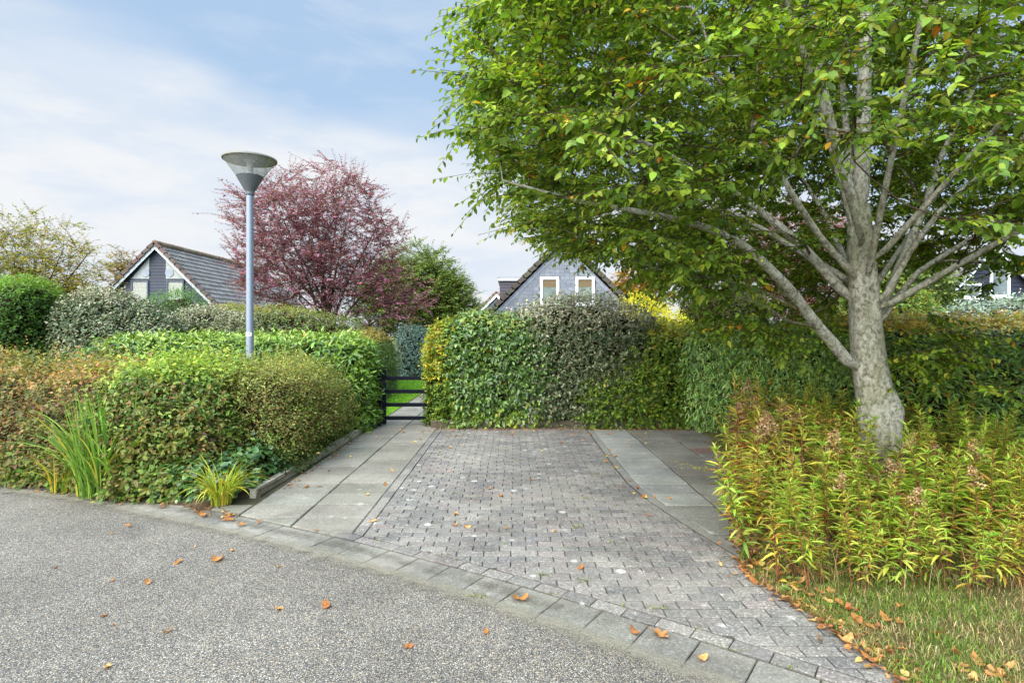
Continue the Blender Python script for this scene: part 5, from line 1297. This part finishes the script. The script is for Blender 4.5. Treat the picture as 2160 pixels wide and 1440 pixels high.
# ------------------------------------------------------------------ goldenrod stand
def goldenrod(h, kind):
    """stem, leaf and plume meshes of one two-stemmed plant rooted at the origin"""
    st, lf, pm = MB(), MB(), None
    for q_ in range(2): pm = golden_stem(st, lf, pm, h*(1 if q_ == 0 else R.uniform(.55, .9)), kind, q_)
    return st, lf, pm
def golden_stem(st, lf, pm, h, kind, q_):
    la = R.random()*6.28; bend = R.uniform(.03, .16)*h
    t = np.linspace(0, 1, 9); ox, oy = R.normal(0, .055*q_, 2); S = np.c_[ox+(np.cos(la)*bend+ox*1.5)*t**1.5, oy+(np.sin(la)*bend+oy*1.5)*t**1.5, h*t]; S[1:-1, :2] += R.normal(0, .008, (7, 2))
    red = {'g': (118, 74, 50), 'y': (114, 66, 46), 'd': (104, 66, 46)}[kind]
    tube(st, S, np.linspace(.0048, .002, 9), 5, srgb(*red))
    n = int({'g': 66, 'y': 58, 'd': 40}[kind]*h/.9); f = np.sort(R.uniform(.12 if kind == 'd' else .24, 1.0, n)); ang = np.arange(n)*2.4+R.normal(0, .3, n)
    p = np.stack([np.interp(f, t, S[:, k]) for k in range(3)], 1)
    ln = .108*np.interp(f, [.1, .35, .7, 1], [.75, 1, 1, .45])*(1+R.normal(0, .14, n))
    el_ = np.interp(f, [.1, .4, .8, 1], [-.5, .15, .45, 1.05])+R.normal(0, .22, n)
    if kind == 'd': el_ -= .9; ln *= .8
    ax = np.stack([np.cos(ang)*np.cos(el_), np.sin(ang)*np.cos(el_), np.sin(el_)], 1)
    nn = np.stack([-np.cos(ang)*np.sin(el_), -np.sin(ang)*np.sin(el_), np.cos(el_)], 1)+R.normal(0, .2, (n, 3))
    GG = [((166, 184, 70), 4), ((146, 168, 62), 3), ((184, 198, 88), 3), ((120, 148, 58), 2)]
    YY = [((204, 182, 76), 3), ((186, 184, 78), 4), ((190, 142, 74), 1.2), ((160, 174, 70), 4), ((150, 114, 70), 1)]
    DD = [((140, 106, 70), 3), ((118, 88, 60), 3), ((166, 130, 82), 2), ((94, 72, 52), 2)]
    c = pal(n, {'g': GG, 'y': YY, 'd': DD}[kind])
    lowp = R.random(n) < np.interp(f, [.2, .35, .6, 1], [.8, .4, .10, .03])
    if kind == 'g': k = lowp; c[k] = pal(int(k.sum()), YY+DD[:2])
    if kind == 'y': k = lowp; c[k] = pal(int(k.sum()), DD)
    leaves(lf, p, ax, nn, ln, .175*(1+R.normal(0, .15, n)), c, HI, R.uniform(.05, .35, n) if kind != 'd' else R.uniform(.3, 1.0, n))
    if kind == 'g':        # rosette of young leaves at the tip
        m = 9; a = R.random(m)*6.28; e = R.uniform(.5, 1.3, m); pp = np.tile(S[-1], (m, 1))
        leaves(lf, pp, np.stack([np.cos(a)*np.cos(e), np.sin(a)*np.cos(e), np.sin(e)], 1), np.stack([-np.cos(a)*np.sin(e), -np.sin(a)*np.sin(e), np.cos(e)], 1), R.uniform(.03, .07, m), .2, pal(m, [((160, 186, 70), 1), ((140, 172, 60), 1)]), HI, .1)
    if q_ == 0 and (kind == 'd' or (kind == 'y' and R.random() < .16)):
        pm = pm or MB(); m = 220; u = R.random(m); a = R.random(m)*6.28; L_ = .15*h/.9
        r = (.06*(1-u)**.8+.01)*np.sqrt(R.random(m)); q = S[-1]+np.c_[r*np.cos(a)+.03*u, r*np.sin(a), -.06+u*L_-r*.4]
        leaves(pm, q, rvec(m), rvec(m), R.uniform(.010, .022, m), .75, pal(m, [((184, 154, 112), 4), ((158, 124, 86), 3), ((202, 180, 142), 2), ((130, 98, 66), 2)]), LO, .1)
        for _ in range(14):
            u_ = R.random(); a_ = R.random()*6.28; r_ = .06*(1-u_)**.8
            b_ = S[-1]+A(.03*u_, 0, -.08+u_*L_); tube(pm, [b_, b_+A(r_*math.cos(a_), r_*math.sin(a_), .02)], [.0015, .001], 3, srgb(120, 86, 60), cap=False)
        tube(pm, [S[-1]-A(0, 0, .05), S[-1]+A(.03, 0, L_)], [.0025, .001], 4, srgb(120, 86, 60))
    return pm
GR = {'g': ('tall green-leaved goldenrod stem with reddish stalk in the right bed', 'green goldenrod stems'),
      'y': ('goldenrod stem turning yellow and orange in the right bed', 'yellowing goldenrod stems'),
      'd': ('withered brown goldenrod stem with fluffy seed plume in the right bed', 'withered goldenrod stems')}
protos = {}
for kd, m_ in (('g', 9), ('y', 8), ('d', 7)):
    protos[kd] = []
    for i in range(m_):
        st, lf, pm = goldenrod(R.uniform(.66, 1.0)*(.86 if kd == 'd' else 1), kd)
        meshes = []
        for nm, b_, mt in (('stem', st, TWIG), ('leaves', lf, LEAF if kd != 'd' else LEAF_DRY), ('seed_plume', pm, LEAF_DRY)):
            if b_ is None: continue
            ob = b_.build(nm, mt, smooth=True); meshes.append(ob)
        protos[kd].append(meshes)
def bed_ok(x, y):
    if x < verge_edge(np.array(y))+.02: return False
    fy = np.interp(x, [1.6, 2.0, 2.9, 3.4, 3.9, 4.4, 5.5, 7], [4.0, 3.56, 3.5, 3.72, 4.2, 4.5, 5.0, 5.6])
    if y < fy: return False
    if y > np.interp(x, [2.5, 3.4, 5, 7], [9.0, 8.9, 8.0, 6.8]): return False
    if (x-3.82)**2+(y-6)**2 < .33**2: return False
    return True
pts = []; tries = 0
while len(pts) < 292 and tries < 40000:
    tries += 1
    y = 3.7+R.random()**1.35*4.9; x = R.uniform(1.6, 6.2)
    if not bed_ok(x, y) or x > (2165-1085)*y/1210+.3: continue
    md = .10 if y < 5.5 else .15
    if any((x-a)**2+(y-b)**2 < md*md for a, b in pts): continue
    pts.append((x, y))
used = {}
for x, y in pts:
    edge = x-float(verge_edge(np.array(y)))
    q = R.random()
    if y > 5.2 and edge < .4: kd = 'd' if q < .5 else 'y'
    elif edge < .75 and y > 4.3: kd = 'y' if q < .55 else ('g' if q < .85 else 'd')
    elif y < 5.3: kd = 'g' if q < .76 else ('y' if q < .94 else 'd')
    else: kd = 'g' if q < .5 else ('y' if q < .93 else 'd')
    v = R.integers(len(protos[kd])); ms = protos[kd][v]
    root = empty('goldenrod', (x, y, .02), R.random()*6.28); tag(root, GR[kd][0], 'wildflower', GR[kd][1])
    sc = R.uniform(.70, 1.16)*(1.16 if (edge < 1.3 and y > 5.2) else 1.0)*(.9 if (1790 < 1085+1210*x/y < 1930 and y < 5.8) else 1.0)*(np.interp(y, [3.7, 4.3, 6, 8], [.84, 1.02, 1.0, 1.0])); 
    if kd == 'd' and edge < .45: sc *= 1.0
    root.scale = (sc*R.uniform(.95, 1.2), sc*R.uniform(.95, 1.2), sc); root.rotation_euler = (R.normal(0, .12), R.normal(0, .12), R.random()*6.28)
    for m in ms:
        if (kd, v) in used: c_ = m.copy(); col.objects.link(c_)
        else: c_ = m
        c_.parent = root
    used[(kd, v)] = 1
for kd in protos:
    for v, ms in enumerate(protos[kd]):
        if (kd, v) not in used:
            for m in ms: bpy.data.objects.remove(m)
# one long stem leaning out over the pavement
root = empty('leaning_goldenrod', (2.28, 6.05, .03)); tag(root, 'single goldenrod stem leaning low over the pale slabs', 'wildflower')
S = np.array([(0, 0, .12), (-.18, -.05, .24), (-.42, -.1, .3), (-.68, -.12, .36)]); st = MB(); tube(st, S, [.005, .004, .003, .002], 5, srgb(130, 110, 60)); st.build('stem', TWIG, root)
n = 40; f = np.sort(R.uniform(.1, 1, n)); tt_ = np.linspace(0, 1, 4); p = np.stack([np.interp(f, tt_, S[:, k]) for k in range(3)], 1); lf = MB()
leaves(lf, p, nrm(rvec(n)*A(.5, 1, .6)+A(-.5, 0, .1)), A(0, 0, 1)+rvec(n)*.3, .075*(1.15-f), .2, pal(n, [((150, 170, 60), 3), ((176, 176, 66), 2), ((120, 150, 56), 2)]), HI, .25); lf.build('leaves', LEAF, root)

# low leafy cover between the stems
mb = MB(); n = 5200; yy_ = 3.75+R.random(n)**1.2*5; xx_ = R.uniform(1.7, 7.5, n); k = np.array([bed_ok(a, b) for a, b in zip(xx_, yy_)]); xx_, yy_ = xx_[k], yy_[k]; n = len(xx_)
zz_ = .03+R.random(n)**1.3*np.clip((yy_-3.8)*.16, .06, .42)
leaves(mb, np.c_[xx_, yy_, zz_], rvec(n)*A(1, 1, .4), A(0, -.3, 1)+rvec(n)*.5, R.uniform(.04, .085, n), R.uniform(.3, .75, n), pal(n, [((100, 124, 50), 4), ((128, 142, 60), 3), ((150, 120, 66), 2), ((116, 84, 56), 2), ((186, 160, 66), 1)]), HI, .2)
tag(mb.build('bed_undergrowth', LEAF), 'low mixed green and brown leaves between the goldenrod stems', 'undergrowth', kind='stuff')

# ------------------------------------------------------------------ fallen leaves
def dead_leaf(seed, lobed):
    r = np.random.default_rng(seed); mb = MB(); n = 15
    if lobed:
        a = np.linspace(0, 2*PI, n*2, endpoint=False); rr = .5+.5*np.abs(np.cos(a*2.5)); rr *= 1+r.normal(0, .08, n*2); rr[0] = 1.1
    else:
        a = np.linspace(0, 2*PI, n*2, endpoint=False); rr = 1/np.sqrt((np.cos(a)/1.0)**2+(np.sin(a)/.55)**2); rr *= 1+r.normal(0, .05, n*2)
    k1, k2, ph = r.uniform(.6, 1.5), r.uniform(.1, .5), r.uniform(0, 3)
    rings = [np.zeros((1, 2))]+[np.c_[np.cos(a)*rr*s_, np.sin(a)*rr*s_] for s_ in (.5, .8, 1)]
    P2 = np.concatenate(rings); x, y = P2[:, 0], P2[:, 1]
    q = x*math.cos(ph)+y*math.sin(ph); q2 = -x*math.sin(ph)+y*math.cos(ph)
    z = k1*.55*q2**2*np.sign(k1)+k2*.4*q**2+.1*np.sin(q*5+q2*3)
    V = np.c_[x, y, z-z.min()]; V = V/1.0
    m = n*2; i = np.arange(m); j = (i+1) % m
    c = srgb(*[(176, 124, 72), (150, 98, 56), (196, 150, 92), (164, 112, 60)][seed % 4])
    C = np.clip(c[None]*(1+r.normal(0, .12, (len(V), 1))), .01, .9)
    mb.add(V, [np.stack([np.zeros(m, int), 1+i, 1+j], 1)]+[np.stack([1+o*m+i, 1+(o+1)*m+i, 1+(o+1)*m+j, 1+o*m+j], 1) for o in range(2)], C)
    tube(mb, [(-.9, 0, .25), (-1.25, .05, .3), (-1.6, .15, .2)], [.035, .03, .025], 4, c*.8)
    return mb
DL = [dead_leaf(i, i % 4 == 0).build('fallen_leaf', LEAF_DRY) for i in range(8)]
fl_used = set()
YLW = [dead_leaf(20+i, False) for i in range(2)]
for b_ in YLW: b_.c = [np.tile(srgb(206, 186, 92), (len(c), 1)) for c in b_.c]
YL = [b_.build('fallen_leaf', LEAF_DRY) for b_ in YLW]
def put_leaf(x, y, z, s_, label, group=None, yellow=False, idx=None):
    lib = YL if yellow else DL; m = lib[(idx if idx is not None else R.integers(len(lib))) % len(lib)]
    if m.name in fl_used: o = m.copy(); col.objects.link(o)
    else: o = m; fl_used.add(m.name)
    o.location = (x, y, z+.004); o.scale = (s_, s_, s_*R.uniform(.7, 1.2)); o.rotation_euler = (R.normal(0, .2), R.normal(0, .2), R.random()*6.28)
    return tag(o, label, 'fallen leaf', group)
def gp(x, y): Y = 1.72*1210/(y-700); return (x-1085)*Y/1210, Y
big = [((459, 1178), .050, 'curled brown fallen leaf alone on the road below the slab path'), ((688, 1274), .048, 'folded brown leaf in the middle of the road'), ((587, 1282), .034, 'small tan leaf on the road just left of the folded leaf'),
       ((1097, 1264), .055, 'broad flat tan leaf on the gutter tiles'), ((1390, 1340), .055, 'broad brown leaf on the gutter at the lower right'), ((1338, 1334), .032, 'small brown leaf just left of the broad gutter leaf'),
       ((1480, 1389), .036, 'orange-brown leaf on the gutter nearest the camera'), ((375, 1183), .034, 'small brown leaf left of the lone curled road leaf'), ((312, 1225), .026, 'tiny brown leaf on the left part of the road'),
       ((1224, 1199), .036, 'upright tan leaf on the bricks by the gutter weeds'), ((985, 1112), .034, 'tan leaf in the middle front of the brick drive'), ((1057, 1047), .036, 'tan leaf in the centre of the brick drive'), ((272, 1108), .03, 'small brown leaf on the road below the yellow tuft')]
for i, ((u, v), s_, lb) in enumerate(big):
    x, y = gp(u, v); put_leaf(x, y, -.012 if v > 1170 and u < 800 else .0, s_, lb, None, False, i)
def onpave(x, y): return y > front(x)+.03
cnt = 0
while cnt < 105:      # on the bricks and slabs, thicker towards the hedge and the groove
    q = R.random()
    if q < .40: x, y = R.uniform(-2.5, 3.1), 10.1-abs(R.normal(0, .8))
    elif q < .56: y = R.uniform(4.2, 10); x = float(grx(y))+R.normal(.0, .06)
    elif q < .66: y = R.uniform(6.2, 10); x = -2.58+abs(R.normal(0, .25))
    else: x, y = R.uniform(-2.3, 2.4), R.uniform(4.6, 10)
    if not onpave(x, y) or x > float(verge_edge(np.array(y))): continue
    yl = R.random() < .3
    put_leaf(x, y, .004, R.uniform(.018, .036)*(.8 if yl else 1), 'small yellow fallen leaf on the drive paving' if yl else 'small brown fallen leaf on the drive paving', 'yellow leaves on the drive' if yl else 'brown leaves on the drive', yl); cnt += 1
cnt = 0
while cnt < 34:       # gutter, left foot of the shrubs
    x = R.uniform(-6.2, -2.3); y = float(front(x))+abs(R.normal(.22, .12))
    put_leaf(x, y, .0, R.uniform(.02, .045), 'brown fallen leaf on the gutter below the front shrubs', 'leaves in the gutter below the front shrubs'); cnt += 1
cnt = 0
while cnt < 14:
    x, y = R.uniform(-3.5, .3), R.uniform(2.9, 5.4)
    if y > front(x)-.05: continue
    put_leaf(x, y, -.012, R.uniform(.012, .028), 'small scattered fallen leaf on the grey road', 'scattered leaves on the road'); cnt += 1
cnt = 0
while cnt < 125:       # verge
    y = R.uniform(2.3, 5.4); x = float(verge_edge(np.array(y)))+abs(R.normal(0, .45))-.05
    if x > (2165-1085)*y/1210+.1 or y > 4.0+.3*(x-1.7) and R.random() < .6 and y < 4.3: continue
    put_leaf(x, y, .045 if x > verge_edge(np.array(y))+.1 else .012, R.uniform(.018, .052), 'tan fallen leaf on the rough grass verge', 'leaves on the grass verge'); cnt += 1
for o in DL+YL:
    if o.name not in fl_used: bpy.data.objects.remove(o)
# leaf litter drifted against the hedge edging and the bed edge
mb = MB(); P_ = []
P_ += [(R.uniform(-1.4, 3.3), 10.2-abs(R.normal(0, .09)), .008) for _ in range(620)]
P_ += [(-2.56+abs(R.normal(0, .05)), R.uniform(6.2, 10.3), .008) for _ in range(120)]
for _ in range(520):
    y = R.uniform(2.5, 9); P_.append((float(verge_edge(np.array(y)))+R.normal(.02, .07), y, .02))
for _ in range(260):
    x = R.uniform(-6.5, -2.6); P_.append((x, float(front(x))+.33+R.normal(0, .05), .014))
for _ in range(620):
    y = R.uniform(2.4, 4.3); P_.append((float(verge_edge(np.array(y)))+abs(R.normal(.0, .22))-.04, y, .03))
P_ = np.array(P_); n = len(P_)
leaves(mb, P_, rvec(n)*A(1, 1, .25), A(0, 0, 1)+rvec(n)*.5, R.uniform(.02, .055, n), R.uniform(.4, .75, n), pal(n, [((150, 104, 62), 4), ((176, 128, 78), 3), ((116, 78, 50), 3), ((190, 154, 88), 1)]), HI, R.uniform(-.2, .5, n))
tag(mb.build('leaf_litter', LEAF_DRY), 'brown leaf litter drifted along the edgings and bed edges', 'leaf litter', kind='stuff')
# moss and seedlings in the joints
mb = MB(); P_ = []
for _ in range(120):
    k = R.integers(len(IN2)); c0 = IN2[k] if R.random() < .5 else INN[k]
    if -1.8 < c0[0] < 1.7:
        for _ in range(R.integers(4, 16)): P_.append((c0[0]+R.normal(0, .03), c0[1]+R.normal(0, .014), .002))
for _ in range(150):
    x, y = R.uniform(-1.3, 1.2), R.uniform(4.4, 10.1)
    for _ in range(R.integers(2, 7)): P_.append((x+R.normal(0, .018), y+R.normal(0, .008), .003))
for cx_, cy_ in ((gp(1235, 1225)), (gp(1385, 1282)), (gp(1240, 1052)), (gp(1150, 1215)), (gp(1005, 1258)), (gp(1215, 1112))):
    for _ in range(34): P_.append((cx_+R.normal(0, .035), cy_+R.normal(0, .02), .003))
P_ = np.array(P_); n = len(P_)
leaves(mb, P_, nrm(rvec(n)+A(0, 0, .8)), rvec(n)+A(0, 0, .5), R.uniform(.008, .026, n), .4, pal(n, [((112, 128, 52), 3), ((140, 146, 70), 2), ((84, 100, 44), 2)]), LO, .2)
tag(mb.build('joint_weeds', LEAF), 'tiny weeds and moss growing in the paving joints', 'weeds', kind='stuff')
